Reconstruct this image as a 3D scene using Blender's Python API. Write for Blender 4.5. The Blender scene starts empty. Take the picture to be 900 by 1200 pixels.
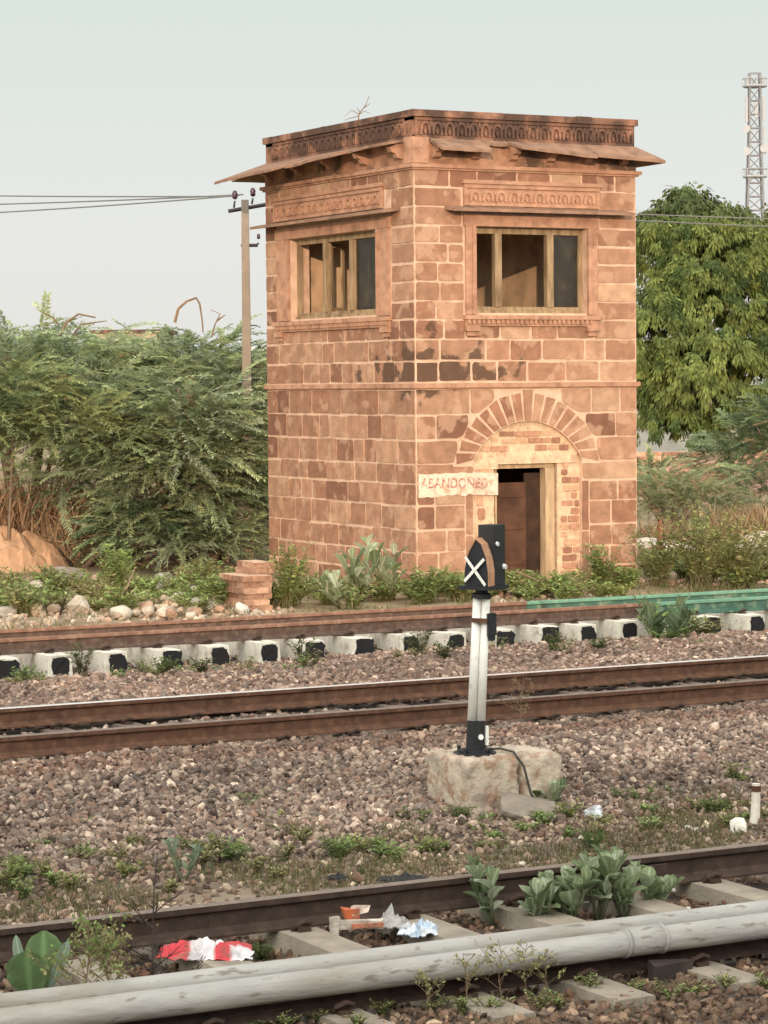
import bpy, math
import numpy as np
from mathutils import Matrix, Vector

S = bpy.context.scene
COL = S.collection
R = math.radians
rng = np.random.default_rng(11)

# ------------------------------------------------------------------ camera
F_PX, EYE, YAW, PITCH, ROLL = 3100.0, 2.7, R(61.7), math.atan(148/3100), R(0.5)
FW = np.array([math.cos(YAW)*math.cos(PITCH), math.sin(YAW)*math.cos(PITCH), -math.sin(PITCH)])
_r0 = np.array([math.sin(YAW), -math.cos(YAW), 0.0]); _u0 = np.cross(_r0, FW)
RT = math.cos(ROLL)*_r0 - math.sin(ROLL)*_u0
UP = math.sin(ROLL)*_r0 + math.cos(ROLL)*_u0
EYEP = np.array([0, 0, EYE])
cd = bpy.data.cameras.new('camera'); cam = bpy.data.objects.new('camera', cd); COL.objects.link(cam)
cd.sensor_fit = 'VERTICAL'; cd.sensor_height = 36; cd.sensor_width = 27; cd.lens = 36*F_PX/1200
cd.clip_start = 0.3; cd.clip_end = 3000
cam.matrix_world = Matrix(((RT[0], UP[0], -FW[0], 0), (RT[1], UP[1], -FW[1], 0), (RT[2], UP[2], -FW[2], EYE), (0, 0, 0, 1)))
S.camera = cam

# ------------------------------------------------------------------ light
SUN_EL, SUN_AZ = R(8.0), R(61)            # light travels along SUN_AZ (angle from +X), low evening sun
W = bpy.data.worlds.new('World'); S.world = W; W.use_nodes = True
nt = W.node_tree; nd = nt.nodes; lk = nt.links
bg = nd['Background']; bg.inputs['Strength'].default_value = 0.1
sky = nd.new('ShaderNodeTexSky'); sky.sky_type = 'NISHITA'; sky.sun_disc = False
sky.sun_elevation = SUN_EL
sky.sun_rotation = math.atan2(-math.cos(SUN_AZ), -math.sin(SUN_AZ))
sky.dust_density = 3.0; sky.air_density = 1.0
tc = nd.new('ShaderNodeTexCoord'); sx = nd.new('ShaderNodeSeparateXYZ'); lk.new(tc.outputs['Generated'], sx.inputs[0])
rp = nd.new('ShaderNodeValToRGB'); lk.new(sx.outputs['Z'], rp.inputs[0])
e = rp.color_ramp.elements
e[0].position = 0.0; e[0].color = (0.80, 0.785, 0.75, 1)
e[1].position = 1.0; e[1].color = (0.88, 0.89, 0.88, 1)
x_ = e.new(0.06); x_.color = (0.80, 0.81, 0.785, 1)
x_ = e.new(0.15); x_.color = (0.69, 0.765, 0.725, 1)
x_ = e.new(0.4); x_.color = (0.78, 0.81, 0.79, 1)
sc = nd.new('ShaderNodeMix'); sc.data_type = 'RGBA'; sc.blend_type = 'MULTIPLY'; sc.inputs[0].default_value = 1
lk.new(rp.outputs[0], sc.inputs[6]); sc.inputs[7].default_value = (10.6, 10.6, 10.6, 1); sc.clamp_result = False
# hazy glow of the low sun, broad and behind the viewpoint
dt = nd.new('ShaderNodeVectorMath'); dt.operation = 'DOT_PRODUCT'; lk.new(tc.outputs['Generated'], dt.inputs[0])
dt.inputs[1].default_value = (-math.cos(SUN_AZ)*.96, -math.sin(SUN_AZ)*.96, .28)
gl = nd.new('ShaderNodeMapRange'); gl.interpolation_type = 'SMOOTHSTEP'; gl.inputs[1].default_value = -.35; gl.inputs[2].default_value = 1.0; gl.inputs[3].default_value = 1.0; gl.inputs[4].default_value = 1.0; gl.inputs[3].default_value = 0.0
lk.new(dt.outputs['Value'], gl.inputs[0])
gc = nd.new('ShaderNodeMix'); gc.data_type = 'RGBA'; lk.new(gl.outputs[0], gc.inputs[0]); gc.inputs[6].default_value = (1, 1, 1, 1); gc.inputs[7].default_value = (3.55, 3.45, 3.3, 1)
sc2 = nd.new('ShaderNodeMix'); sc2.data_type = 'RGBA'; sc2.blend_type = 'MULTIPLY'; sc2.inputs[0].default_value = 1; sc2.clamp_result = False
lk.new(sc.outputs[2], sc2.inputs[6]); lk.new(gc.outputs[2], sc2.inputs[7])
mx = nd.new('ShaderNodeMix'); mx.data_type = 'RGBA'; mx.inputs[0].default_value = 0.93
lk.new(sky.outputs[0], mx.inputs[6]); lk.new(sc2.outputs[2], mx.inputs[7])
lk.new(mx.outputs[2], bg.inputs['Color'])
sd = bpy.data.lights.new('sun', 'SUN'); sd.energy = 3.1; sd.angle = R(0.6); sd.color = (1.0, 0.70, 0.47)
so = bpy.data.objects.new('sun', sd); COL.objects.link(so)
so.rotation_euler = Vector((math.cos(SUN_AZ)*math.cos(SUN_EL), math.sin(SUN_AZ)*math.cos(SUN_EL), -math.sin(SUN_EL))).to_track_quat('-Z', 'Y').to_euler()
vs = S.view_settings
vs.view_transform = 'Standard'; vs.look = 'None'; vs.gamma = 1; vs.exposure = 0.0; vs.use_curve_mapping = False
S.cycles.max_bounces = 6; S.cycles.diffuse_bounces = 3; S.cycles.transparent_max_bounces = 8
S.cycles.use_denoising = True

# ------------------------------------------------------------------ helpers
def ray(x, y): return FW + RT*(x-450)/F_PX - UP*(y-600)/F_PX
def gp(x, y, z=-0.4):
    """ground point (height z) seen at the photo's pixel x, y"""
    d = ray(x, y); return EYEP + d*(z-EYE)/d[2]
def atD(x, y, D): return EYEP + ray(x, y)*D
def on_y(x, y, Y): d = ray(x, y); return EYEP + d*Y/d[1]
def proj(P):
    d = np.asarray(P, float) - EYEP; z = d @ FW
    return 450+F_PX*(d @ RT)/z, 600-F_PX*(d @ UP)/z, z

_nz = np.random.default_rng(3).uniform(-1, 1, (64, 64))
def noise2(x, y):
    x = np.asarray(x, float); y = np.asarray(y, float)
    xi = np.floor(x).astype(int); yi = np.floor(y).astype(int); fx = x-xi; fy = y-yi
    fx = fx*fx*(3-2*fx); fy = fy*fy*(3-2*fy)
    g = lambda a, b: _nz[a % 64, b % 64]
    return (g(xi, yi)*(1-fx)+g(xi+1, yi)*fx)*(1-fy)+(g(xi, yi+1)*(1-fx)+g(xi+1, yi+1)*fx)*fy

class MB:
    def __init__(s): s.V = []; s.C = []; s.n = 0; s.loops = []; s.tot = []; s.mi = []
    def add(s, V, F, mi=0, col=(1, 1, 1)):
        V = np.asarray(V, float).reshape(-1, 3)
        c = np.asarray(col, float)
        s.C.append(np.broadcast_to(c, (len(V), 3)) if c.ndim == 1 else c)
        s.V.append(V)
        if isinstance(F, np.ndarray):
            s.loops.append((F+s.n).ravel()); s.tot.append(np.full(len(F), F.shape[1])); s.mi.append(np.full(len(F), mi))
        else:
            s.loops.append(np.array([i+s.n for f in F for i in f])); s.tot.append(np.array([len(f) for f in F])); s.mi.append(np.full(len(F), mi))
        s.n += len(V); return s
    def box(s, x0, x1, y0, y1, z0, z1, mi=0, col=(1, 1, 1), jit=0):
        V = np.array([(x, y, z) for z in (z0, z1) for y in (y0, y1) for x in (x0, x1)], float)
        if jit: V = V + rng.uniform(-jit, jit, V.shape)
        return s.add(V, [(0, 2, 3, 1), (4, 5, 7, 6), (0, 1, 5, 4), (2, 6, 7, 3), (0, 4, 6, 2), (1, 3, 7, 5)], mi, col)
    def prism(s, A, B, mi=0, col=(1, 1, 1), caps=True):
        n = len(A); F = [(i, (i+1) % n, (i+1) % n+n, i+n) for i in range(n)]
        if caps: F += [tuple(range(n-1, -1, -1)), tuple(range(n, 2*n))]
        return s.add(np.vstack([A, B]), F, mi, col)
    def tube(s, path, rad, n=6, mi=0, col=(1, 1, 1), caps=True):
        P = np.asarray(path, float); m = len(P); rad = np.broadcast_to(np.asarray(rad, float), (m,))
        T = np.gradient(P, axis=0); T /= np.linalg.norm(T, axis=1)[:, None]+1e-9
        ref = np.array([0, 0, 1.]) if abs(T[0][2]) < .9 else np.array([1., 0, 0])
        V = []
        for i in range(m):
            a = np.cross(T[i], ref); a /= np.linalg.norm(a)+1e-9; b = np.cross(a, T[i]); ref = b
            t = np.arange(n)*2*math.pi/n
            V.append(P[i]+rad[i]*(np.cos(t)[:, None]*a+np.sin(t)[:, None]*b))
        F = [(i*n+j, i*n+(j+1) % n, (i+1)*n+(j+1) % n, (i+1)*n+j) for i in range(m-1) for j in range(n)]
        if caps: F += [tuple(range(n-1, -1, -1)), tuple(range((m-1)*n, m*n))]
        return s.add(np.vstack(V), F, mi, col)
    def quads(s, Q, mi=0, col=None):
        """Q: (N,4,3) array of separate faces; col (N,3)"""
        N = len(Q)
        c = np.repeat(col, 4, axis=0) if col is not None and np.ndim(col) == 2 else (1, 1, 1) if col is None else col
        return s.add(Q.reshape(-1, 3), np.arange(N*4).reshape(N, 4), mi, c)
    def build(s, name, mats, parent=None, base=(0, 0, 0), smooth=False):
        me = bpy.data.meshes.new(name)
        V = np.vstack(s.V)-np.asarray(base, float)
        L = np.concatenate(s.loops).astype(np.int32); T = np.concatenate(s.tot).astype(np.int32)
        me.vertices.add(len(V)); me.vertices.foreach_set('co', V.astype(np.float32).ravel())
        me.loops.add(len(L)); me.loops.foreach_set('vertex_index', L)
        me.polygons.add(len(T)); me.polygons.foreach_set('loop_start', (np.cumsum(T)-T).astype(np.int32))
        for m in (mats if isinstance(mats, (list, tuple)) else [mats]): me.materials.append(m)
        me.polygons.foreach_set('material_index', np.concatenate(s.mi).astype(np.int32))
        me.update(calc_edges=True)
        C = np.vstack(s.C); ca = me.color_attributes.new('tint', 'FLOAT_COLOR', 'POINT')
        ca.data.foreach_set('color', np.hstack([C, np.ones((len(C), 1))]).astype(np.float32).ravel())
        me.polygons.foreach_set('use_smooth', np.full(len(T), bool(smooth)))
        me.validate()
        o = bpy.data.objects.new(name, me); COL.objects.link(o)
        if parent is not None: o.parent = parent
        else: o.location = base
        return o

def tag(o, label, cat, group=None):
    o['label'] = label; o['category'] = cat
    if group: o['group'] = group
    return o
def thing(name, label, cat, loc=(0, 0, 0), group=None, rz=0):
    o = bpy.data.objects.new(name, None); COL.objects.link(o); o.location = loc; o.rotation_euler = (0, 0, rz); o.empty_display_size = .2
    return tag(o, label, cat, group)
def kind(o, k): o['kind'] = k; return o
def dup(root, loc, rz=None, label=None):
    r = root.copy(); COL.objects.link(r); r.location = loc
    if rz is not None: r.rotation_euler = (0, 0, rz)
    if label: r['label'] = label
    for ch in list(root.children):
        c = ch.copy(); COL.objects.link(c); c.parent = r
        for g in list(ch.children):
            d = g.copy(); COL.objects.link(d); d.parent = c
    return r

# ------------------------------------------------------------------ materials
def mat(name, col, rough=.85, var=.25, scale=6., bump=.0, bscale=40., attr=False, dirt=None, metal=0., spec=.3, fol=False, vscale=(1, 1, 1), dirt2=None):
    m = bpy.data.materials.new(name); m.use_nodes = True
    t = m.node_tree; n = t.nodes; l = t.links
    b = n['Principled BSDF']; b.inputs['Roughness'].default_value = rough; b.inputs['Metallic'].default_value = metal
    b.inputs['Specular IOR Level'].default_value = spec
    g = n.new('ShaderNodeNewGeometry'); mp = n.new('ShaderNodeMapping'); l.new(g.outputs['Position'], mp.inputs[0]); mp.inputs['Scale'].default_value = vscale
    def noise(s, det=4, off=0):
        x = n.new('ShaderNodeTexNoise'); x.inputs['Scale'].default_value = s; x.inputs['Detail'].default_value = det
        if off:
            q = n.new('ShaderNodeMapping'); q.inputs['Location'].default_value = (off, off*.7, off*.3); l.new(mp.outputs[0], q.inputs[0]); l.new(q.outputs[0], x.inputs['Vector'])
        else: l.new(mp.outputs[0], x.inputs['Vector'])
        return x
    base = n.new('ShaderNodeRGB'); base.outputs[0].default_value = (*col, 1); cur = base.outputs[0]
    if attr:
        a = n.new('ShaderNodeAttribute'); a.attribute_name = 'tint'
        q = n.new('ShaderNodeMix'); q.data_type = 'RGBA'; q.blend_type = 'MULTIPLY'; q.inputs[0].default_value = 1; q.clamp_result = False
        l.new(a.outputs['Color'], q.inputs[6]); l.new(cur, q.inputs[7]); cur = q.outputs[2]
    if var:
        x = noise(scale); mr = n.new('ShaderNodeMapRange'); mr.inputs[1].default_value = .28; mr.inputs[2].default_value = .72
        mr.inputs[3].default_value = 1-var; mr.inputs[4].default_value = 1+var; l.new(x.outputs[0], mr.inputs[0])
        q = n.new('ShaderNodeMix'); q.data_type = 'RGBA'; q.blend_type = 'MULTIPLY'; q.inputs[0].default_value = 1; q.clamp_result = False
        l.new(cur, q.inputs[6]); l.new(mr.outputs[0], q.inputs[7]); cur = q.outputs[2]
    for k, dd in enumerate((dirt, dirt2)):
        if not dd: continue
        dc, ds, lo, hi, amt = dd
        x = noise(ds, 6, 5.3+k*9); mr = n.new('ShaderNodeMapRange'); mr.inputs[1].default_value = lo; mr.inputs[2].default_value = hi
        mr.inputs[3].default_value = 0; mr.inputs[4].default_value = amt; l.new(x.outputs[0], mr.inputs[0])
        q = n.new('ShaderNodeMix'); q.data_type = 'RGBA'; l.new(mr.outputs[0], q.inputs[0]); l.new(cur, q.inputs[6]); q.inputs[7].default_value = (*dc, 1); cur = q.outputs[2]
    l.new(cur, b.inputs['Base Color'])
    if bump:
        x = noise(bscale, 6); bn = n.new('ShaderNodeBump'); bn.inputs['Strength'].default_value = bump; bn.inputs['Distance'].default_value = .02
        l.new(x.outputs[0], bn.inputs['Height']); l.new(bn.outputs[0], b.inputs['Normal'])
    if fol:
        tr = n.new('ShaderNodeBsdfTranslucent'); l.new(cur, tr.inputs[0]); ms = n.new('ShaderNodeMixShader'); ms.inputs[0].default_value = .36
        l.new(b.outputs[0], ms.inputs[1]); l.new(tr.outputs[0], ms.inputs[2]); l.new(ms.outputs[0], n['Material Output'].inputs[0])
    m['nodes_cur'] = 0
    return m

M = {}
M['mortar'] = mat('mortar', (.57, .39, .28), .92, .15, 5, .35, 30, dirt=((.33, .19, .125), 3.0, .52, .72, .7))
M['stone'] = mat('sandstone_block', (1, 1, 1), .9, .22, 5, .5, 26, attr=True, dirt=((.50, .325, .22), 3.4, .545, .60, .45), dirt2=((.22, .12, .08), 8, .58, .76, .35))
M['dressed'] = mat('dressed_sandstone', (.40, .222, .145), .88, .22, 6, .4, 30, dirt=((.20, .10, .065), 4, .50, .70, .7), dirt2=((.50, .33, .22), 9, .58, .70, .5))
M['carved'] = mat('carved_sandstone', (.25, .13, .085), .9, .3, 8, .3, 40, dirt=((.05, .032, .026), 2.4, .38, .54, .85))
M['frieze'] = mat('stained_frieze', (.34, .185, .115), .9, .3, 6, .4, 30, dirt=((.06, .04, .03), 1.9, .50, .62, .85), dirt2=((.47, .30, .19), 7, .58, .68, .5))
M['slab'] = mat('eave_slab_stone', (.26, .155, .105), .9, .25, 5, .4, 25, dirt=((.12, .07, .05), 4, .52, .72, .7))
M['plaster'] = mat('interior_plaster', (.52, .37, .24), .95, .25, 2.5, .2, 20, dirt=((.2, .13, .09), 3, .55, .75, .6))
M['infill'] = mat('lime_infill', (.58, .42, .28), .95, .22, 9, .5, 30, dirt=((.36, .19, .115), 7, .55, .68, .6))
M['brick'] = mat('rubble_brick', (1, 1, 1), .92, .25, 12, .4, 40, attr=True)
M['white'] = mat('whitewash', (.66, .52, .41), .95, .15, 20, 0, dirt=((.47, .28, .19), 9, .50, .64, .85))
M['letter'] = mat('faded_lettering', (.36, .17, .13), .95, .2, 25, dirt=((.74, .60, .48), 16, .50, .64, .75))
M['wood'] = mat('weathered_wood', (.29, .205, .12), .85, .35, 14, .3, 40, vscale=(1, 1, .2), dirt=((.13, .08, .04), 7, .48, .66, .75))
M['doorwood'] = mat('pale_door_timber', (.44, .31, .19), .9, .3, 10, .3, 40, vscale=(1, 1, .25), dirt=((.22, .13, .08), 7, .5, .7, .7))
M['rustdoor'] = mat('rusty_sheet', (.085, .038, .021), .85, .3, 4, .2, 30, dirt=((.045, .02, .012), 3, .5, .7, .8))
M['rustdark'] = mat('dark_rusty_sheet', (.05, .026, .016), .9, .3, 4, .2, 30, dirt=((.02, .012, .008), 3, .45, .65, .8))
M['dark'] = mat('dark_board', (.02, .014, .012), .9, .2, 8)
M['rail'] = mat('rusty_rail', (.105, .050, .030), .8, .3, 9, .2, 60, dirt=((.20, .105, .06), 14, .5, .7, .6))
M['railold'] = mat('old_rusty_rail', (.095, .06, .046), .85, .3, 9, .2, 60, dirt=((.21, .14, .105), 14, .5, .7, .6))  # rusty web and foot, darkened to carry the shade under the head
M['railoldhead'] = mat('old_rusty_head', (.20, .108, .074), .8, .25, 9, .2, 60, dirt=((.36, .24, .175), 14, .5, .7, .6))
M['raildark'] = mat('oily_rail', (.052, .032, .024), .75, .3, 9, .2, 60, dirt=((.10, .065, .045), 14, .5, .7, .5))
M['head'] = mat('worn_rail_head', (.75, .70, .66), .30, .1, 20, metal=.6, spec=.5)
M['headdull'] = mat('dull_rail_head', (.22, .17, .14), .6, .2, 20, metal=.3)
M['green'] = mat('green_painted_rail', (.052, .12, .088), .7, .2, 9, .2, 40, dirt=((.25, .30, .21), 9, .52, .68, .6), dirt2=((.04, .045, .035), 5, .60, .70, .8))  # same green paint as the head, with web shade put into the colour
M['greenhead'] = mat('green_painted_head', (.125, .26, .185), .6, .15, 9, .2, 40, dirt=((.30, .38, .28), 12, .55, .72, .5), dirt2=((.07, .10, .07), 5, .62, .74, .6))
M['concrete'] = mat('grey_concrete', (.30, .255, .20), .95, .2, 6, .4, 40, dirt=((.17, .14, .11), 4, .52, .75, .6))
M['dirtysleeper'] = mat('dirty_sleeper', (.17, .125, .10), .95, .3, 9, .5, 40)
M['wconcrete'] = mat('whitewashed_concrete', (.72, .66, .56), .95, .15, 7, .4, 30, dirt=((.34, .27, .20), 5, .52, .70, .7), dirt2=((.14, .11, .09), 9, .62, .72, .6))
M['blackpaint'] = mat('black_paint', (.018, .017, .017), .8, .2, 10)
M['pipe'] = mat('grey_pipe', (.375, .36, .335), .7, .12, 12, .35, 40, dirt=((.25, .215, .17), 4, .48, .70, .75), dirt2=((.15, .12, .09), 26, .61, .68, .7), spec=.3, vscale=(.3, 1, 1))
M['clip'] = mat('rusty_clip', (.06, .036, .026), .75, .3, 20)
M['ballast'] = mat('ballast_stone', (1, 1, 1), .92, .25, 30, .5, 60, attr=True)
M['ground'] = mat('ground_soil', (1, 1, 1), .97, .3, 3, .6, 14, attr=True, dirt=((.16, .12, .075), 1.3, .5, .7, .5))
M['rock'] = mat('rubble_rock', (1, 1, 1), .93, .2, 9, .5, 25, attr=True)
M['sand'] = mat('sandy_earth', (.42, .255, .155), .97, .2, 5, .7, 12, dirt=((.36, .19, .10), 4, .5, .7, .6))
M['signalblack'] = mat('signal_black', (.016, .017, .019), .55, .2, 10, spec=.4)
M['signalwhite'] = mat('signal_white', (.86, .83, .77), .6, .06, 9, dirt=((.42, .37, .30), 14, .6, .72, .5))
M['signaltan'] = mat('signal_tan_rim', (.42, .23, .135), .7, .2, 20)
M['lens'] = mat('signal_lens', (.75, .75, .72), .15, 0, spec=.6)  # near-white so the glint is part of the lens colour
M['rubber'] = mat('cable_sheath', (.05, .045, .04), .7, .2, 10)
M['pole'] = mat('pole_concrete', (.26, .215, .175), .9, .15, 3, .1, 20)
M['steel'] = mat('dark_steel', (.06, .05, .05), .7, .2, 8)
M['insul'] = mat('brown_insulator', (.05, .02, .03), .3, .1, 8, spec=.6)
M['wire'] = mat('wire_metal', (.14, .14, .14), .6, 0)
M['tower'] = mat('tower_steel', (.22, .22, .235), .7, .1, 3)
M['towerlt'] = mat('tower_panels', (.34, .35, .37), .7, .05, 3)
M['leaf'] = mat('foliage', (1, 1, 1), .75, .25, .8, 0, attr=True, fol=True, spec=.2)
M['bark'] = mat('bark', (.17, .12, .085), .95, .3, 10, .4, 30)
M['twig'] = mat('dry_twig', (.20, .135, .085), .95, .3, 10)
M['twigdark'] = mat('dark_stem', (.055, .04, .035), .9, .3, 10)
M['straw'] = mat('dry_straw', (1, 1, 1), .95, .25, 4, attr=True)
M['plastic'] = mat('litter', (1, 1, 1), .55, .2, 14, .5, 50, attr=True, spec=.3, dirt=((.20, .15, .11), 12, .50, .68, .6))
M['litterdark'] = mat('black_litter', (.02, .02, .022), .5, .2, 14)
M['coach'] = mat('coach_paint', (.12, .16, .25), .5, .1, 2)
M['coachroof'] = mat('coach_roof', (.35, .34, .33), .7, .1, 2)
M['glass'] = mat('dusty_glass', (.045, .042, .036), .28, .3, 12, spec=.4, dirt=((.13, .11, .08), 6, .5, .75, .6))
M['cglass'] = mat('coach_window_glass', (.03, .035, .04), .1, 0, spec=.6)
M['palewall'] = mat('pale_wall', (.55, .52, .47), .9, .12, 3)
M['farwall'] = mat('far_brown_wall', (.42, .31, .23), .9, .12, 2)

t_ = M['glass'].node_tree; gmx = t_.nodes.new('ShaderNodeMixShader'); gtr = t_.nodes.new('ShaderNodeBsdfTransparent'); gtr.inputs[0].default_value = (.75, .72, .66, 1)
gmx.inputs[0].default_value = .45; t_.links.new(gtr.outputs[0], gmx.inputs[1]); t_.links.new(t_.nodes['Principled BSDF'].outputs[0], gmx.inputs[2]); t_.links.new(gmx.outputs[0], t_.nodes['Material Output'].inputs[0])
# dark weather stain with pale runs round the cabin's near corner: a mark of the wall itself
def stain(m, x0, y0):
    t = m.node_tree; n = t.nodes; l = t.links; b = n['Principled BSDF']
    src = b.inputs['Base Color'].links[0].from_socket
    g = n.new('ShaderNodeNewGeometry'); s = n.new('ShaderNodeSeparateXYZ'); l.new(g.outputs['Position'], s.inputs[0])
    def mt(op, a, bb=None):
        q = n.new('ShaderNodeMath'); q.operation = op; q.use_clamp = False
        for i, v in enumerate((a, bb)):
            if v is None: continue
            if isinstance(v, (int, float)): q.inputs[i].default_value = v
            else: l.new(v, q.inputs[i])
        return q.outputs[0]
    dist = mt('ADD', mt('ABSOLUTE', mt('SUBTRACT', s.outputs['X'], x0+.25)), mt('MULTIPLY', mt('ABSOLUTE', mt('SUBTRACT', s.outputs['Y'], y0)), .85))
    dz = mt('ABSOLUTE', mt('SUBTRACT', s.outputs['Z'], 2.93))
    fall = mt('SUBTRACT', 1.0, mt('ADD', mt('MULTIPLY', dist, .50), mt('MULTIPLY', dz, 1.15)))
    x = n.new('ShaderNodeTexNoise'); x.inputs['Scale'].default_value = 2.6; x.inputs['Detail'].default_value = 5
    l.new(g.outputs['Position'], x.inputs['Vector'])
    v = mt('ADD', fall, mt('MULTIPLY', mt('SUBTRACT', x.outputs[0], .5), 2.8))
    mr = n.new('ShaderNodeMapRange'); mr.inputs[1].default_value = .36; mr.inputs[2].default_value = .52; mr.inputs[4].default_value = .9; l.new(v, mr.inputs[0])
    q = n.new('ShaderNodeMix'); q.data_type = 'RGBA'; l.new(mr.outputs[0], q.inputs[0]); l.new(src, q.inputs[6]); q.inputs[7].default_value = (.085, .048, .03, 1)
    l.new(q.outputs[2], b.inputs['Base Color'])
CX, CY, CZ = 19.42, 35.03, -0.45          # cabin's near corner at its foot
stain(M['stone'], CX, CY)

# ------------------------------------------------------------------ ground
_gy = [-400, 9.0, 10.3, 10.7, 11.0, 12.3, 13.2, 14.2, 15.6, 16.6, 18.3, 19.35, 19.6, 21.1, 21.35, 22.2, 23.4, 25.6, 26.3, 26.9, 28.8, 30.2, 33, 45, 4000]
_gz = [-.20, -.195, -.20, -.22, -.265, -.265, -.27, -.40, -.43, -.33, -.185, -.195, -.255, -.255, -.20, -.20, -.25, -.31, -.40, -.40, -.36, -.42, -.45, -.45, -.45]
def gz(X, Y):
    X = np.asarray(X, float); Y = np.asarray(Y, float)
    z = np.interp(Y, _gy, _gz)
    near = np.clip((Y-30)/6, 0, 1)
    return z + (.018+.05*near)*noise2(X*.9, Y*.9) + .03*noise2(X*.33+9, Y*.33)
def ground():
    xs = np.unique(np.concatenate([np.linspace(-1500, -30, 12), np.linspace(-30, 0, 25), np.arange(0, 36, .16), np.linspace(36, 90, 40), np.linspace(90, 2500, 16)]))
    ys = np.unique(np.concatenate([np.linspace(-400, 0, 12), np.linspace(0, 8, 12), np.arange(8, 46, .16), np.linspace(46, 110, 60), np.linspace(110, 3000, 18)]))
    Xg, Yg = np.meshgrid(xs, ys)
    Zg = gz(Xg, Yg)
    V = np.stack([Xg, Yg, Zg], -1).reshape(-1, 3)
    nx, ny = len(xs), len(ys); i = np.arange(nx-1)[None, :]+np.arange(ny-1)[:, None]*nx
    Fq = np.stack([i, i+1, i+1+nx, i+nx], -1).reshape(-1, 4)
    Y = V[:, 1]; w = np.clip((Y-28.6)/2.2+.5*noise2(V[:, 0]*.8, Y*.8), 0, 1)[:, None]
    dip = (np.clip(1-abs(Y-14.7)/1.3+.4*noise2(V[:, 0]*1.1, Y*1.4), 0, 1))[:, None]
    c = np.array([.07, .052, .042])*(1-dip)+np.array([.26, .20, .14])*dip
    c = c*(1-w)+np.array([.28, .21, .13])*w
    mb = MB(); mb.add(V, Fq, 0, c); kind(mb.build('ground', M['ground'], smooth=True), 'structure')
ground()

# ballast: one bed of loose stone
_ico = None
def ico():
    global _ico
    if _ico is None:
        p = (1+5**.5)/2
        v = np.array([(-1, p, 0), (1, p, 0), (-1, -p, 0), (1, -p, 0), (0, -1, p), (0, 1, p), (0, -1, -p), (0, 1, -p), (p, 0, -1), (p, 0, 1), (-p, 0, -1), (-p, 0, 1)], float)
        v /= np.linalg.norm(v[0])
        f = np.array([(0, 11, 5), (0, 5, 1), (0, 1, 7), (0, 7, 10), (0, 10, 11), (1, 5, 9), (5, 11, 4), (11, 10, 2), (10, 7, 6), (7, 1, 8), (3, 9, 4), (3, 4, 2), (3, 2, 6), (3, 6, 8), (3, 8, 9), (4, 9, 5), (2, 4, 11), (6, 2, 10), (8, 6, 7), (9, 8, 1)])
        _ico = (v, f)
    return _ico
def rand_rot(n, g):
    q = g.normal(size=(n, 4)); q /= np.linalg.norm(q, axis=1)[:, None]; w, x, y, z = q.T
    return np.stack([np.stack([1-2*(y*y+z*z), 2*(x*y-z*w), 2*(x*z+y*w)], -1), np.stack([2*(x*y+z*w), 1-2*(x*x+z*z), 2*(y*z-x*w)], -1), np.stack([2*(x*z-y*w), 2*(y*z+x*w), 1-2*(x*x+y*y)], -1)], 1)
def stones(mb, P, size, col, g, jag=.36):
    v, f = ico(); n = len(P)
    A = v[None]*(1+g.uniform(-jag, jag, (n, 12, 1)))*g.uniform(.55, 1.2, (n, 1, 3))*np.asarray(size)[:, None, None]
    A = np.einsum('nij,nkj->nki', rand_rot(n, g), A)+P[:, None, :]
    Fs = (f[None]+(np.arange(n)*12)[:, None, None]).reshape(-1, 3)
    mb.add(A.reshape(-1, 3), Fs, 0, np.repeat(col, 12, axis=0))
PAL = np.array([.98, .92, .885])*np.array([(.20, .15, .12), (.255, .19, .152), (.145, .108, .09), (.33, .26, .21), (.43, .35, .28), (.23, .15, .112), (.19, .165, .145), (.54, .46, .37), (.09, .066, .056)])
PW = np.array([.19, .19, .16, .14, .09, .08, .07, .025, .055])
def ballast():
    g = np.random.default_rng(5); mb = MB()
    def strip(y0, y1, dens, r0, r1, mul=1.0, keep=None):
        n = int((y1-y0)*42*dens); X = g.uniform(-2, 40, n); Y = g.uniform(y0, y1, n)
        x, y, z = proj_many(X, Y); ok = (x > -110) & (x < 1010) & (y < 1260)
        if keep is not None: ok &= keep(X, Y, g)
        X, Y = X[ok], Y[ok]; k = len(X)
        s = (r0+(r1-r0)*g.random(k)**1.3)*np.where(g.random(k) < .05, 1.4, 1)
        P = np.stack([X, Y, gz(X, Y)+s*g.uniform(-.1, .75, k)], -1)
        c = PAL[g.choice(len(PAL), k, p=PW/PW.sum())]*g.uniform(.75, 1.3, (k, 1))*mul*(1+.28*noise2(X*.7, Y*1.6))[:, None]
        oil = np.exp(-((Y-18.9)/.35)**2)+np.exp(-((Y-13.0)/.3)**2)+np.exp(-((Y-21.7)/.35)**2); c = c*(1-.38*np.clip(oil, 0, 1)[:, None]*np.array([.75, 1, 1.1]))
        stones(mb, P, s, c, g)
    dipk = lambda X, Y, g: g.random(len(X)) > .75*np.clip(1-abs(Y-14.6)/1.1+.7*noise2(X*1.3, Y*1.3), 0, 1)
    strip(8.6, 10.75, 620, .012, .030, np.array([.70, .62, .54]))
    strip(10.85, 12.45, 330, .016, .034, np.array([.62, .54, .47]))
    strip(12.6, 15.8, 800, .012, .031, np.array([1.0, .98, .93]), dipk)
    strip(15.8, 19.38, 920, .015, .035)
    strip(19.55, 21.1, 650, .018, .036)
    strip(21.3, 26.9, 740, .017, .038, np.array([1.06, 1.0, .98]))
    strip(27.2, 29.4, 150, .025, .045)
    o = mb.build('ballast', M['ballast']); kind(o, 'stuff'); tag(o, 'loose brown crushed stone bedding the tracks', 'ballast')
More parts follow.
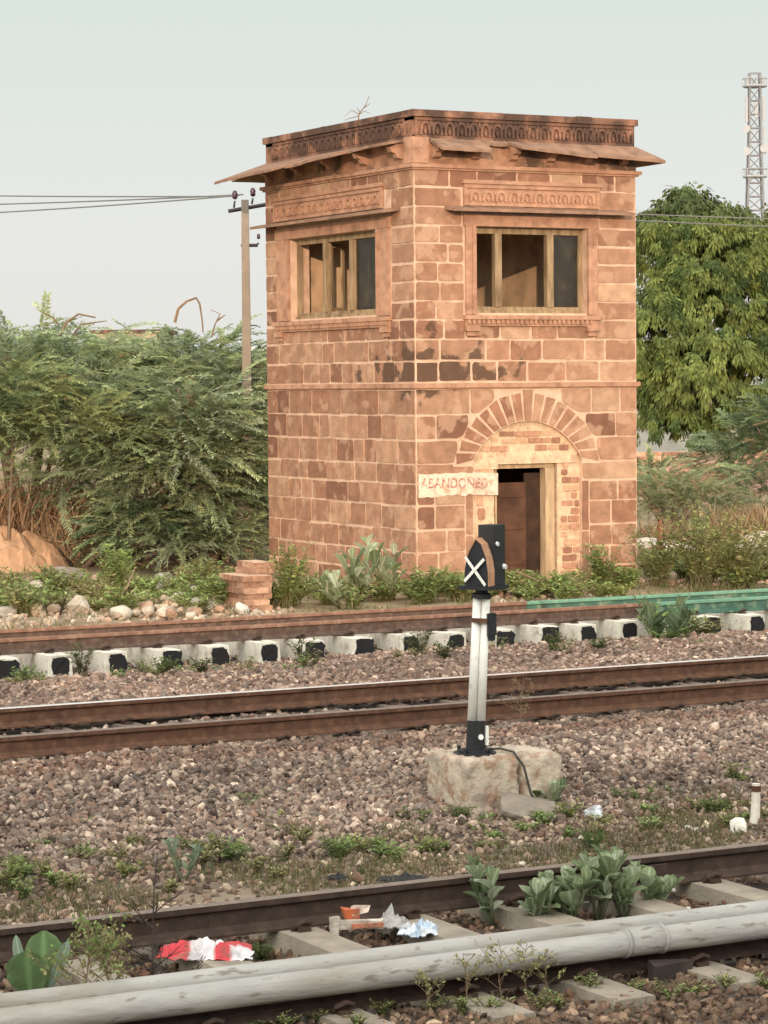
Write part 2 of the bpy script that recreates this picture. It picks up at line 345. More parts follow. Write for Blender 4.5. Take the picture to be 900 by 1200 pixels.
def proj_many(X, Y):
    P = np.stack([X, Y, np.full(len(X), -.3)], -1)-EYEP; z = P @ FW; return 450+F_PX*(P @ RT)/z, 600-F_PX*(P @ UP)/z, z
ballast()

# ------------------------------------------------------------------ tracks
PROF = [(-.068, -.172), (.068, -.172), (.068, -.160), (.022, -.142), (.009, -.125), (.009, -.05), (.030, -.040), (.0335, -.034), (.0335, -.006), (.026, 0.0), (-.026, 0.0), (-.0335, -.006), (-.0335, -.034), (-.030, -.040), (-.009, -.05), (-.009, -.125), (-.022, -.142), (-.068, -.160)]
def rail(Y, x0, x1, web, head, label, group, z=0, name='rail', hf=(8, 9, 10)):
    xs = np.arange(x0, x1+.01, 2.0) if x1-x0 > 4 else np.array([x0, x1])
    if xs[-1] < x1-.01: xs = np.append(xs, x1)
    o = MB(); n = len(PROF)
    V = np.array([(x, Y+p[0]+.004*noise2(x*.3, Y), z+p[1]+.004*noise2(x*.4, Y+7)) for x in xs for p in PROF])
    for j in range(n):
        Fq = np.array([(i*n+j, i*n+(j+1) % n, (i+1)*n+(j+1) % n, (i+1)*n+j) for i in range(len(xs)-1)])
        if j == 0: o.add(V, Fq, 0)
        else:
            o.loops.append(Fq.ravel()); o.tot.append(np.full(len(Fq), 4)); o.mi.append(np.full(len(Fq), 1 if j in hf else 0))
    caps = np.array([list(range(n-1, -1, -1)), list(range((len(xs)-1)*n, len(xs)*n))])
    o.loops.append(caps.ravel()); o.tot.append(np.full(2, n)); o.mi.append(np.zeros(2, int))
    r = o.build(name, [web, head], None, (xs[0], Y, z-.172))
    return tag(r, label, 'rail', group)
YA1, YA2, YB1, YB2, YC1, YC2 = 10.79, 12.53, 19.46, 21.2, 27.08, 28.12
RA1 = rail(YA1, -25, 55, M['raildark'], M['headdull'], 'nearest rail, mostly hidden behind the grey pipe', 'rails')
RA2 = rail(YA2, -25, 55, M['raildark'], M['headdull'], 'dark brown rail just behind the litter and big leaved weeds', 'rails')
rail(YB1, -25, 55, M['rail'], M['headdull'], 'nearer rail of the middle track, behind the signal post', 'rails')
rail(YB2, -25, 55, M['rail'], M['head'], 'shiny topped farther rail of the middle track', 'rails')
xg1 = on_y(757, 715, YC1)[0]; xg2 = on_y(616, 708, YC2)[0]
rail(YC1, -25, xg1-.03, M['railold'], M['railoldhead'], 'nearer rusty rail laid on the black ended sleepers', 'rails', hf=(6, 7, 8, 9, 10, 11, 12))
rail(YC2, -25, xg2, M['railold'], M['railoldhead'], 'farther rusty rail in front of the tower and rubble', 'rails', hf=(6, 7, 8, 9, 10, 11, 12))
rail(YC1, xg1+.14, 60, M['green'], M['greenhead'], 'nearer green painted rail at the right, behind a leafy weed', 'green painted rails', hf=(6, 7, 8, 9, 10, 11, 12))
rail(YC2, xg2+.003, 60, M['green'], M['greenhead'], 'farther green painted rail, running past the tower door', 'green painted rails', hf=(6, 7, 8, 9, 10, 11, 12))

def clip_mb(y, z, side):
    """one bent spring clip beside a rail foot"""
    b = MB(); s = side
    b.tube([(-.05, y+s*.03, z+.005), (-.045, y+s*.06, z+.035), (.0, y+s*.075, z+.055), (.045, y+s*.06, z+.04), (.04, y+s*.02, z+.03), (.0, y-s*.01, z+.025), (-.02, y+s*.02, z+.03)], .012, 6)
    b.box(-.035, .035, y+s*.0, y+s*.085, z, z+.018)
    return b
def sleeper_proto(name, label, group, ys, yend0, yend1, m, mend=None, w0=.15, w1=.11, h=.2, seed=9):
    t = thing(name, label, 'sleeper', (0, 0, -.172), group)
    b = MB()
    n = 6
    Ys = np.linspace(yend0, yend1, n)
    for a in range(n-1):
        q0 = [(-w0, Ys[a], -h), (w0, Ys[a], -h), (w1, Ys[a], 0), (-w1, Ys[a], 0)]
        q1 = [(x, Ys[a+1], z) for x, y, z in q0]
        b.prism(np.array(q0), np.array(q1), 0, caps=(False))
    b.add([(-w0, yend0, -h), (w0, yend0, -h), (w1, yend0, 0), (-w1, yend0, 0)], [(0, 1, 2, 3)], 0)
    b.add([(-w0, yend1, -h), (w0, yend1, -h), (w1, yend1, 0), (-w1, yend1, 0)], [(3, 2, 1, 0)], 0)
    b.build('body', m, t)
    if mend:
        p = MB(); g = np.random.default_rng(seed); a = np.linspace(0, 2*math.pi, 22, endpoint=False)
        sup = lambda c: np.sign(c)*abs(c)**.45
        px = sup(np.cos(a))*.134*(g.uniform(.8, 1.0)+g.uniform(-.2, .06, 22))+g.uniform(-.01, .02); pz = g.uniform(-.125, -.10)+sup(np.sin(a))*.116*(1+g.uniform(-.25, .0, 22))
        A = np.stack([px, np.full(22, yend0-.004), pz], -1); B = A.copy(); B[:, 1] += .003
        p.prism(A, B); p.build('end_patch', mend, t)
    for y in ys:
        for s in (-1, 1): clip_mb(y+s*.075, 0, s).build('rail_clip', M['clip'], t)
    return t
gA = 'concrete sleepers of the nearest track'
pa = sleeper_proto('sleeper', 'grey concrete sleeper under the nearest track', gA, (YA1, YA2), YA1-.55, YA2+.55, M['concrete'])
x0 = gp(352, 1090, -.172)[0]
P0 = x0-.66*4
for k in range(14):
    loc = (P0+.66*k, 0, -.172)
    if k == 0: pa.location = loc
    else: dup(pa, loc)
gB = 'sleepers buried under the middle track'
pb = sleeper_proto('sleeper', 'buried sleeper of the middle track, only its clips showing', gB, (YB1, YB2), YB1-.3, YB2+.3, M['dirtysleeper'])
xb = on_y(64, 880, YB1)[0]
for k in range(18):
    loc = (xb-1.3+.65*k, 0, -.20)
    if k == 0: pb.location = loc
    else: dup(pb, loc)
gC = 'black ended sleepers under the far rails'
pcs = [sleeper_proto('sleeper', 'whitewashed concrete sleeper with a black painted end', gC, (YC1, YC2), YC1-.46+q*.02, YC2+.42, M['wconcrete'], M['blackpaint'], .145, .13, .255, q+9) for q in range(4)]
xc = on_y(134, 775, YC1-.46)[0]
for k in range(22):
    loc = (xc-1.8+.61*k+rng.uniform(-.05, .05), rng.uniform(-.04, .05), -.172+rng.uniform(-.014, .003)); q = (k*7) % 4
    if k < 4: q = k; pcs[k].location = loc
    else: dup(pcs[q], loc, 0)

# pipes on the nearest rail
def pipe(y, z, r, label, collar=None, wob=.006):
    t = thing('pipe', label, 'pipe', (0, y, z-r))
    xs = np.arange(-6, 26, .5)
    b = MB(); b.tube([(x, y+wob*noise2(x*.5, y), z+wob*noise2(x*.4+5, y)) for x in xs], r, 20)
    b.build('barrel', M['pipe'], t, (0, y, z-r), True)
    if collar is not None:
        c = MB(); c.tube([(collar+dx, y, z) for dx in (-.09, -.085, .085, .09)], [r+.001, r+.007, r+.007, r+.001], 20)
        for s in (-1, 1): c.tube([(collar+s*.1, y, z), (collar+s*.115, y, z)], [r+.011, r+.011], 20)
        c.build('collar', M['pipe'], t, (0, y, z-r), True)
    return t
xcol = on_y(752, 1095, YA1-.1)[0]
pipe(YA1-.102, -.018, .064, 'fat grey pipe with a collar joint lying along the nearest rail', xcol)
pipe(YA1+.092, .012, .052, 'thinner pale pipe lying behind the collared grey pipe')
ck = thing('wooden_chock', 'dark wooden chock wedged under the grey pipe near its collar', 'chock', (on_y(800, 1128, YA1-.15)[0]-.05, YA1-.16, -.30))
b = MB(); b.box(-.14, .08, -.035, .035, .05, .18, jit=.02); b.build('wedge', M['twigdark'], ck)
# fishplate at the joint of the dark rail
fx = on_y(700, 1040, YA2)[0]
fp = thing('fishplate', 'bolted fishplate joining the dark rail behind the weeds', 'fishplate', (fx, YA2-.035, -.15))
b = MB(); b.box(-.45, .45, -.012, .0, .02, .1, jit=.002); b.build('plate', M['raildark'], fp)
for k in (-.3, -.1, .1, .3):
    b = MB(); b.tube([(k, -.012, .062), (k, -.04, .062)], .018, 6); b.build('bolt', M['clip'], fp)

# ------------------------------------------------------------------ signal cabin
CW, CL = 4.0, 5.13
BASE = np.array([CX, CY, CZ])
cab = thing('signal_cabin', 'abandoned two storey red sandstone railway cabin with carved parapet', 'building', BASE)
def fR(u, d, z): return (CX+u, CY-d, z)
def fL(v, d, z): return (CX-d, CY+v, z)
def fbox(mb, f, u0, u1, d0, d1, z0, z1, mi=0, col=(1, 1, 1), jit=0):
    V = np.array([f(u, d, z) for z in (z0, z1) for d in (d0, d1) for u in (u0, u1)], float)
    if jit: V = V+rng.uniform(-jit, jit, V.shape)
    mb.add(V, [(0, 2, 3, 1), (4, 5, 7, 6), (0, 1, 5, 4), (2, 6, 7, 3), (0, 4, 6, 2), (1, 3, 7, 5)], mi, col)
def fpoly(mb, f, pts, d0, d1, mi=0, col=(1, 1, 1)):
    A = np.array([f(u, d0, z) for u, z in pts]); B = np.array([f(u, d1, z) for u, z in pts]); mb.prism(A, B, mi, col)
AU, AZo, ARo, AZi, ARi = 1.985, 1.24, 1.33, 1.02, 1.11
def arch_in(u): return AZi+math.sqrt(max(ARi**2-(u-AU)**2, 0))
WT = .35
w = MB()
# near face (door side)
fbox(w, fR, 0, 1.0, -WT, 0, -.75, 2.6); fbox(w, fR, 2.97, CW, -WT, 0, -.75, 2.6)
us = np.linspace(1.0, 2.97, 25)
for a, c in zip(us[:-1], us[1:]):
    fpoly(w, fR, [(a, arch_in(a)), (c, arch_in(c)), (c, 2.6), (a, 2.6)], 0, -WT)
    za, zc = arch_in(a), arch_in(c)
    if c <= 1.47 or a >= 2.53: fpoly(w, fR, [(a, -.75), (c, -.75), (c, zc), (a, za)], -.07, -WT+.02, 2)
    else: fpoly(w, fR, [(a, 1.47), (c, 1.47), (c, zc), (a, za)], -.07, -WT+.02, 2)
fbox(w, fR, 0, CW, -WT, 0, 2.6, 3.8)
fbox(w, fR, 0, 1.06, -WT, 0, 3.8, 5.12); fbox(w, fR, 3.08, CW, -WT, 0, 3.8, 5.12)
fbox(w, fR, 0, CW, -WT, 0, 5.12, 6.42)
# left face
LV0, LV1 = 1.15, 4.22
fbox(w, fL, WT, CL, -WT, 0, -.75, 3.8)
fbox(w, fL, WT, LV0, -WT, 0, 3.8, 5.12); fbox(w, fL, LV1, CL, -WT, 0, 3.8, 5.12); fbox(w, fL, WT, CL, -WT, 0, 5.12, 6.42)
# far faces and floor
w.box(CX+CW-WT, CX+CW, CY+WT, CY+CL-WT, -.75, 6.42, 0); w.box(CX+WT, CX+CW, CY+CL-WT, CY+CL, -.75, 6.42, 0)
w.box(CX+WT, CX+CW-WT, CY+WT, CY+CL-WT, 2.5, 2.64, 3); w.box(CX+WT, CX+CW-WT, CY+WT, CY+CL-WT, -.6, -.42, 3)
# interior plaster skins
w.box(CX+CW-WT-.012, CX+CW-WT-.002, CY+WT, CY+CL-WT, 2.64, 6.2, 3); w.box(CX+WT, CX+CW-WT-.013, CY+CL-WT-.012, CY+CL-WT-.002, 2.64, 6.2, 3)

ROWS = [-.46, -.15, .16, .50, .87, 1.2, 1.5, 1.87, 2.25, 2.645], [2.745, 3.07, 3.4, 3.7, 3.98, 4.27, 4.56, 4.85, 5.12, 5.4, 5.7, 5.97]
SP = .90*np.array([1.0, 1.03, .94])*np.array([(.33, .168, .115), (.37, .198, .138), (.275, .132, .090), (.41, .232, .162), (.34, .18, .125), (.45, .27, .19), (.215, .10, .070)])
SPW = np.array([.24, .20, .16, .12, .16, .05, .07])
def block(mb, f, u0, u1, z0, z1, g, d=.014, gap=.021, arch=False, mi=1, col=None):
    if u1-u0 < .06: return
    u0 += gap*g.uniform(.6, 1.3); u1 -= gap*g.uniform(.6, 1.3); z0 += gap*g.uniform(.6, 1.2); z1 -= gap*g.uniform(.6, 1.2)
    c = min(.03, (u1-u0)*.2, (z1-z0)*.2); pts = []
    for (a, b_, sa, sb) in ((u0, z0, 1, 1), (u1, z0, -1, 1), (u1, z1, -1, -1), (u0, z1, 1, -1)):
        k = c*g.uniform(.15, 1.0)
        p1, p2 = (a, b_+sb*k), (a+sa*k, b_)
        pts += [p1, p2] if sa*sb > 0 else [p2, p1]
    out = []
    for i in range(8):
        p, q = np.array(pts[i]), np.array(pts[(i+1) % 8]); out.append(p)
        if np.linalg.norm(q-p) > .1:
            for tt in (.33, .67): out.append(p*(1-tt)+q*tt+g.uniform(-.007, .007, 2))
    out = np.array(out)
    if arch:
        cen = np.array([AU, AZo]); d_ = out-cen; r_ = np.linalg.norm(d_, axis=1); lim = ARo+.03
        inside = (r_ < lim) & (out[:, 1] > AZo)
        if inside.mean() > .6: return
        out[inside] = cen+d_[inside]/r_[inside][:, None]*lim
    col = SP[g.choice(len(SP), p=SPW)]*g.uniform(.88, 1.12) if col is None else col
    fpoly(mb, f, out, 0, d*g.uniform(.6, 1.2), mi, col)
def courses(mb, f, width, excl, seed, archy=False):
    g = np.random.default_rng(seed)
    for rows in ROWS:
        for k in range(len(rows)-1):
            z0, z1 = rows[k], rows[k+1]; iv = [(0.0, width)]
            ex = list(excl)
            if archy and z1 > 1.25 and z0 < 2.55:
                hw = math.sqrt(max((ARo+.03)**2-((z0+z1)/2-AZo)**2, .01)); ex.append((AU-hw+.03, AU+hw-.03, z0-1, z1+1))
            for (a, b_, c, d) in ex:
                ov = min(z1, d)-max(z0, c)
                if ov > .35*(z1-z0):
                    nv = []
                    for s, e_ in iv:
                        if a > s: nv.append((s, min(a, e_)))
                        if b_ < e_: nv.append((max(b_, s), e_))
                    iv = [(s, e_) for s, e_ in nv if e_-s > .05]
            for s, e_ in iv:
                L = e_-s; n = max(1, int(round(L/.56))); cuts = [0]
                if n > 1:
                    ww = g.uniform(.55, 1.35, n)
                    cuts = np.concatenate([[0], np.cumsum(ww)/ww.sum()])*L
                else: cuts = [0, L]
                for a, c in zip(cuts[:-1], cuts[1:]):
                    if g.random() < .01: continue
                    jz = g.uniform(-.012, .012)
                    if (z1-z0) > .3 and (c-a) < .3 and g.random() < .06:
                        zm = (z0+z1)/2; block(mb, f, s+a, s+c, z0, zm, g, arch=archy); block(mb, f, s+a, s+c, zm, z1, g, arch=archy)
                    else: block(mb, f, s+a, s+c, z0, z1+jz, g, arch=archy)
courses(w, fR, CW, [(.86, 3.26, 3.62, 5.12), (.83, 3.32, 5.1, 5.77), (1.0, 2.97, -1, 1.5), (.86, 1.0, -1, 1.2), (2.97, 3.1, -1, 1.2)], 21, True)
courses(w, fL, CL, [(.72, 4.72, 3.62, 5.77)], 22)
# blocks on the two far faces as well
courses(w, lambda u, d, z: (CX+CW+d, CY+u, z), CL, [], 23); courses(w, lambda u, d, z: (CX+u, CY+CL+d, z), CW, [], 24)
g = np.random.default_rng(25)
for s in (.93, 3.035): block(w, fR, s-.075, s+.075, -.46, .4, g, .012, .015); block(w, fR, s-.075, s+.075, .4, 1.2, g, .012, .015)
# rubble in the blocked arch
for (a, c, z0, z1, n) in ((1.02, 1.44, -.45, 1.45, 9), (2.58, 2.96, -.45, 1.5, 16), (1.05, 2.92, 1.66, 2.1, 4)):
    zz = np.linspace(z0, z1, n+1)
    for k in range(n):
        u = a+g.uniform(0, .1)
        while u < c-.06:
            L = g.uniform(.12, .34); e_ = min(u+L, c)
            if arch_in((u+e_)/2) > zz[k+1]+.03 and g.random() < (.55 if c < 2 else .82):
                cc = np.array([(.42, .22, .14), (.36, .18, .115), (.50, .30, .19), (.28, .14, .09)])[g.integers(4)]
                block(w, lambda u_, d, z: fR(u_, d-.07, z), u, e_, zz[k]+g.uniform(0, .02), zz[k+1], g, .02, .012, False, 4, cc)
            u = e_
w.build('wall', [M['mortar'], M['stone'], M['infill'], M['plaster'], M['brick']], cab, BASE)

# arch ring of voussoirs
w = MB(); N = 17; g = np.random.default_rng(31)
ai = math.asin(.985/ARi)
for k in range(N):
    t0, t1 = k/N, (k+1)/N; key = k == N//2
    pts = []
    for (t, o_) in ((t0+.008, 0), (t1-.008, 0), (t1-.008, 1), (t0+.008, 1)):
        th = (t-.5)*2
        if o_ == 0: a = th*ai; pts.append((AU+(ARi+.02)*math.sin(a), AZi+(ARi+.02)*math.cos(a)))
        else: a = th*R(80); rr = ARo+(.05 if key else g.uniform(-.03, .02)); pts.append((AU+rr*math.sin(a), AZo+rr*math.cos(a)))
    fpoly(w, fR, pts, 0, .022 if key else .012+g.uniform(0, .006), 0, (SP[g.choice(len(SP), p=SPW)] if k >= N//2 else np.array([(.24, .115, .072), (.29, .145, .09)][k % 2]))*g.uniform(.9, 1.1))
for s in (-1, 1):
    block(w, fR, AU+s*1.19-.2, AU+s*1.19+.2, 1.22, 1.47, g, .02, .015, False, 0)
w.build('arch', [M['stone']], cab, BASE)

# string course, cornice and plinth lines round all four sides
def ring(mb, z0, z1, p, mi=0, col=(1, 1, 1), inner=0.001, broken=None):
    """four butted bars standing p proud of the wall"""
    mb.box(CX-p, CX+CW+p, CY-p, CY-inner, z0, z1, mi, col); mb.box(CX-p, CX+CW+p, CY+CL+inner, CY+CL+p, z0, z1, mi, col)
    mb.box(CX-p, CX-inner, CY-inner, CY+CL+inner, z0, z1, mi, col); mb.box(CX+CW+inner, CX+CW+p, CY-inner, CY+CL+inner, z0, z1, mi, col)
b = MB(); ring(b, 2.66, 2.73, .05); ring(b, 2.645, 2.66, .025); b.build('string_course', M['dressed'], cab, BASE)
b = MB(); ring(b, 5.985, 6.04, .075); ring(b, 5.955, 5.985, .04); b.build('cornice', M['dressed'], cab, BASE)
b = MB(); ring(b, 6.043, 6.415, .006); b.build('eave_frieze', M['frieze'], cab, BASE)
# brackets below the eaves
for f, Lw, n in ((fR, CW, 5), (fL, CL, 4)):
    for k in range(n+1):
        u = .36+(Lw-.62)*k/n
        b = MB()
        A = [(0, 6.12), (.10, 6.15), (.13, 6.21), (.20, 6.23), (.24, 6.30), (0, 6.40)]
        P1 = np.array([f(u-.055, d+.007, z) for d, z in A]); P2 = np.array([f(u+.055, d+.007, z) for d, z in A])
        b.prism(P1, P2); b.build('bracket', M['dressed'], cab, BASE)
b = MB(); b.box(CX-.05, CX+.24, CY-.05, CY-.008, 6.05, 6.44); b.box(CX-.05, CX-.008, CY-.008, CY+.22, 6.05, 6.44); b.build('corner_block', M['dressed'], cab, BASE)
# eave slabs
def eave(f, u0, u1, p, zo, zi=6.43, th=.045, tilt=0.0, jag=.03, u0o=None, u1o=None):
    b = MB(); n = 7; t = np.linspace(0, 1, n); g = np.random.default_rng(int(abs(u0*100)+p*1000)+3)
    u0o = u0 if u0o is None else u0o; u1o = u1 if u1o is None else u1o
    top_i = [f(u0+(u1-u0)*k, .003, zi) for k in t]; top_o = [f(u0o+(u1o-u0o)*k, p+g.uniform(-jag*1.6, jag*.4), zo+tilt*(k-.5)+g.uniform(-.006, .006)) for k in t]
    bi = [(x, y, z-th) for x, y, z in top_i]; bo = [(x, y, z-th) for x, y, z in top_o]
    V = np.array(top_i+top_o+bi+bo); F = []
    for k in range(n-1):
        F += [(k, k+1, n+k+1, n+k), (2*n+k, 3*n+k, 3*n+k+1, 2*n+k+1), (n+k, n+k+1, 3*n+k+1, 3*n+k), (k, 2*n+k, 2*n+k+1, k+1)]
    F += [(0, n, 3*n, 2*n), (n-1, 3*n-1, 4*n-1, 2*n-1)]
    b.add(V, F); b.build('eave_slab', M['slab'], cab, BASE)
eave(fR, .26, 1.17, .42, 6.26, tilt=-.02, jag=.02)
eave(fR, 1.19, 1.62, .16, 6.38, jag=.05)
eave(fR, 1.64, 3.0, .46, 6.27, tilt=-.10, jag=.02)
eave(fR, 3.02, 4.0, .42, 6.22, tilt=-.05, u1o=4.25)
eave(fL, .24, 1.6, .34, 6.36, tilt=-.03, jag=.05)
eave(fL, 1.62, 3.2, .60, 6.26, tilt=-.05, jag=.03)
eave(fL, 3.22, 5.13, .82, 6.16, tilt=-.06, jag=.02, u1o=5.45)
fE = lambda u, d, z: (CX+CW+d, CY+u, z); fB = lambda u, d, z: (CX+u, CY+CL+d, z)
eave(fE, .0, 2.5, .36, 6.2, u0o=-.3); eave(fE, 2.52, 5.13, .36, 6.2, u1o=5.4); eave(fB, 0, 2, .5, 6.2, u0o=-.4); eave(fB, 2.02, 4, .5, 6.2, u1o=4.3)

# parapet: carved frieze between plain rails, with coping
par = MB()
zp0, zp1 = 6.43, 6.86
par.box(CX, CX+CW, CY+.03, CY+.28, zp0, zp1-.11); par.box(CX, CX+CW, CY+CL-.28, CY+CL-.03, zp0, zp1-.11)
par.box(CX+.03, CX+.28, CY+.28, CY+CL-.28, zp0, zp1-.11); par.box(CX+CW-.28, CX+CW-.03, CY+.28, CY+CL-.28, zp0, zp1-.11)
parapet = par.build('parapet', M['carved'], cab, BASE)
def motif(mb, f, u, z0, wd, ht, d0, d1):
    """small carved niche: pointed arch band with a bud in it"""
    k = 8; t = np.linspace(0, 1, k)
    ox = np.concatenate([u-wd/2+np.zeros(1), u-wd/2*np.cos(t*math.pi), u+wd/2+np.zeros(1)])
    oz = np.concatenate([[z0], z0+ht*.45+ht*.5*np.sin(t*math.pi)**.8, [z0]])
    iw = wd*.6
    ix = np.concatenate([u-iw/2+np.zeros(1), u-iw/2*np.cos(t*math.pi), u+iw/2+np.zeros(1)])
    iz = np.concatenate([[z0], z0+ht*.35+ht*.42*np.sin(t*math.pi)**.8, [z0]])
    for i in range(len(ox)-1):
        fpoly(mb, f, [(ox[i], oz[i]), (ox[i+1], oz[i+1]), (ix[i+1], iz[i+1]), (ix[i], iz[i])], d0, d1)
    fpoly(mb, f, [(u, z0), (u+iw*.28, z0+ht*.25), (u, z0+ht*.52), (u-iw*.28, z0+ht*.25)], d0, d1)
for f, Lw in ((fR, CW), (fL, CL), (fE, CL), (fB, CW)):
    b = MB()
    off = lambda u, d, z, f=f: f(u, d-.03, z)
    fbox(b, off, .03, Lw-.03, .001, .028, zp0, zp0+.045); fbox(b, off, .03, Lw-.03, .001, .03, zp1-.16, zp1-.115)
    n = int(Lw/.215)
    for k in range(n):
        u = .1+(Lw-.2)*(k+.5)/n
        motif(b, off, u, zp0+.05, .175, .22, .001, .042)
        fpoly(b, off, [(u+.106, zp0+.16), (u+.106+.04, zp0+.215), (u+.106, zp0+.268), (u+.106-.04, zp0+.215)], .001, .036)
    for u in (.05, Lw*.26, Lw*.55, Lw*.8, Lw-.05): fbox(b, off, u-.018, u+.018, .001, .032, zp0+.046, zp1-.161)
    b.build('carved_frieze', M['carved'], parapet, BASE)
b = MB(); g = np.random.default_rng(8)
for f, Lw, q in ((fR, CW, .035), (fL, CL, 0), (fE, CL, 0), (fB, CW, .035)):
    q0 = -q if q else .303
    cuts = np.concatenate([[q0], np.sort(g.uniform(.2, .8, 5))*Lw, [Lw-q0]])
    for a, c in zip(cuts[:-1], cuts[1:]):
        fbox(b, f, a+.004, c-.004, -.30 if q else -.30, .035, zp1-.109+g.uniform(0, .004), zp1+g.uniform(-.014, .004))
b.build('coping', M['carved'], parapet, BASE)
b = MB(); b.box(CX+.3, CX+CW-.3, CY+.3, CY+CL-.3, 6.22, 6.40); b.build('roof', M['slab'], cab, BASE)

# windows
def window(f, u0, u1, mull, fr0, fr1, seed, glassy):
    g = np.random.default_rng(seed); z0, z1 = 3.8, 5.12
    m = MB()
    # surround: jambs and lintel proud of the wall
    fbox(m, f, fr0, u0, .003, .035, z0-.02, z1); fbox(m, f, u1, fr1, .003, .035, z0-.02, z1)
    fbox(m, f, fr0-.03, fr1+.03, .003, .045, z1+.002, 5.30)
    fbox(m, f, u0-.07, u0-.002, .036, .055, z0-.02, z1); fbox(m, f, u1+.002, u1+.07, .036, .055, z0-.02, z1)
    win = m.build('window', M['dressed'], cab, BASE)
    m = MB(); d0, d1 = -.20, -.12; t = .075
    fbox(m, f, u0+.003, u0+t, d0, d1, z0+.05, z1-.003); fbox(m, f, u1-t, u1-.003, d0, d1, z0+.05, z1-.003)
    fbox(m, f, u0+t+.001, u1-t-.001, d0, d1, z1-.1, z1-.003); fbox(m, f, u0+.003, u1-.003, d0-.01, d1+.03, z0+.001, z0+.048)
    fbox(m, f, u0+t+.001, u1-t-.001, d0, d1, z0+.05, z0+.10)
    m.build('frame', M['wood'], win, BASE)
    for c in mull:
        u = u0+(u1-u0)*c; m = MB(); fbox(m, f, u-.06, u+.06, d0+.004, d1+.02, z0+.101, z1-.101); m.build('mullion', M['wood'], win, BASE)
    # open casement leaf hung inside the frame
    for c, a in zip((0, *mull), glassy[0]):
        if a is None: continue
        u = u0+(u1-u0)*c+.07
        m = MB(); n = 4; wd = .34
        for (q0, q1, zz0, zz1) in ((0, .06, z0+.11, z1-.11), (wd-.06, wd, z0+.11, z1-.11), (.06, wd-.06, z0+.11, z0+.18), (.06, wd-.06, z1-.18, z1-.11)):
            V = []
            for zz in (zz0, zz1):
                for th in (0, .035):
                    for q in (q0, q1): V.append(f(u+q*math.cos(a)+th*math.sin(a), d0-.01-q*math.sin(a)+th*math.cos(a)-.04, zz))
            m.add(V, [(0, 2, 3, 1), (4, 5, 7, 6), (0, 1, 5, 4), (2, 6, 7, 3), (0, 4, 6, 2), (1, 3, 7, 5)])
        m.build('casement', M['wood'], win, BASE)
    c0, c1 = glassy[1]
    m = MB(); a, c = u0+(u1-u0)*c0+.06, u0+(u1-u0)*c1-.075; fbox(m, f, a, c, -.163, -.158, z0+.11, z1-.11); m.build('pane', M['glass'], win, BASE)
    # sill with dentils on two brackets
    m = MB(); a, c = fr0-.05, fr1+.05
    fbox(m, f, a, c, .003, .10, 3.70, 3.765); fbox(m, f, a+.03, c-.03, .003, .055, 3.60, 3.698)
    n = int((c-a-.1)/.085)
    for k in range(n): fbox(m, f, a+.05+.085*k, a+.05+.085*k+.05, .056, .085, 3.635, 3.698)
    for s in (a+.03, c-.27):
        fbox(m, f, s, s+.24, .003, .085, 3.52, 3.598); fbox(m, f, s+.03, s+.21, .003, .05, 3.45, 3.518)
    m.build('sill', M['dressed'], win, BASE)
    return win
window(fR, 1.06, 3.08, (.235, .70), .88, 3.26, 41, ((None, 1.25, 1.3), (.70, 1.0)))
window(fL, LV0, LV1, (.36, .66), .76, 4.68, 42, ((1.35, 1.25, 1.2), (0, .36)))
for f, a, c, pa_, pb_ in ((fR, .53, 3.78, .85, 3.30), (fL, .42, 5.13, .95, 4.75)):
    b = MB()
    A = [(.003, 5.42), (.003, 5.36), (.30, 5.325), (.30, 5.37)]
    n = 9; us = np.linspace(a, c, n); g = np.random.default_rng(int(a*99))
    for k in range(n-1):
        j0 = A; P1 = np.array([f(us[k], d, z) for d, z in A]); P2 = np.array([f(us[k+1], d, z) for d, z in A]); b.prism(P1, P2, caps=(k in (0, n-2)))
    b.build('window_canopy', M['slab'], cab, BASE)
    b = MB()
    fbox(b, f, pa_, pb_, .013, .03, 5.43, 5.76); fbox(b, f, pa_-.03, pb_+.03, .013, .085, 5.762, 5.82); fbox(b, f, pa_, pb_, .031, .06, 5.70, 5.758)
    fbox(b, f, pa_, pa_+.06, .031, .05, 5.43, 5.698); fbox(b, f, pb_-.06, pb_, .031, .05, 5.43, 5.698)
    n = int((pb_-pa_-.16)/.215)
    for k in range(n):
        u = pa_+.08+(pb_-pa_-.16)*(k+.5)/n
        motif(b, f, u, 5.50, .195, .17, .031, .056)
    fbox(b, f, pa_+.061, pb_-.061, .031, .045, 5.432, 5.47)
    b.build('carved_panel', M['dressed'], cab, BASE)

# door: timber frame, one rusty leaf shut, the other gone
m = MB(); fbox(m, fR, 1.472, 1.50, -.26, -.14, -.44, 1.40); fbox(m, fR, 2.36, 2.525, -.26, -.10, -.44, 1.40); fbox(m, fR, 1.472, 2.525, -.26, -.12, 1.402, 1.466)
door = m.build('door', M['doorwood'], cab, BASE)
m = MB(); fbox(m, fR, 1.505, 2.06, -.24, -.20, -.43, 1.18)
for zz in (-.1, .45, .95): fbox(m, fR, 1.56, 2.04, -.199, -.185, zz, zz+.07)
m.build('leaf', M['rustdoor'], door, BASE)
m = MB()
fbox(m, fR, 2.075, 2.358, -.30, -.26, -.43, 1.32); m.build('leaf', M['rustdark'], door, BASE)
m = MB(); fbox(m, fR, 1.03, 1.468, -.069, -.045, 1.40, 1.62); fbox(m, fR, 1.47, 2.90, -.069, -.04, 1.472, 1.64, jit=.006); m.build('lintel', M['infill'], cab, BASE)

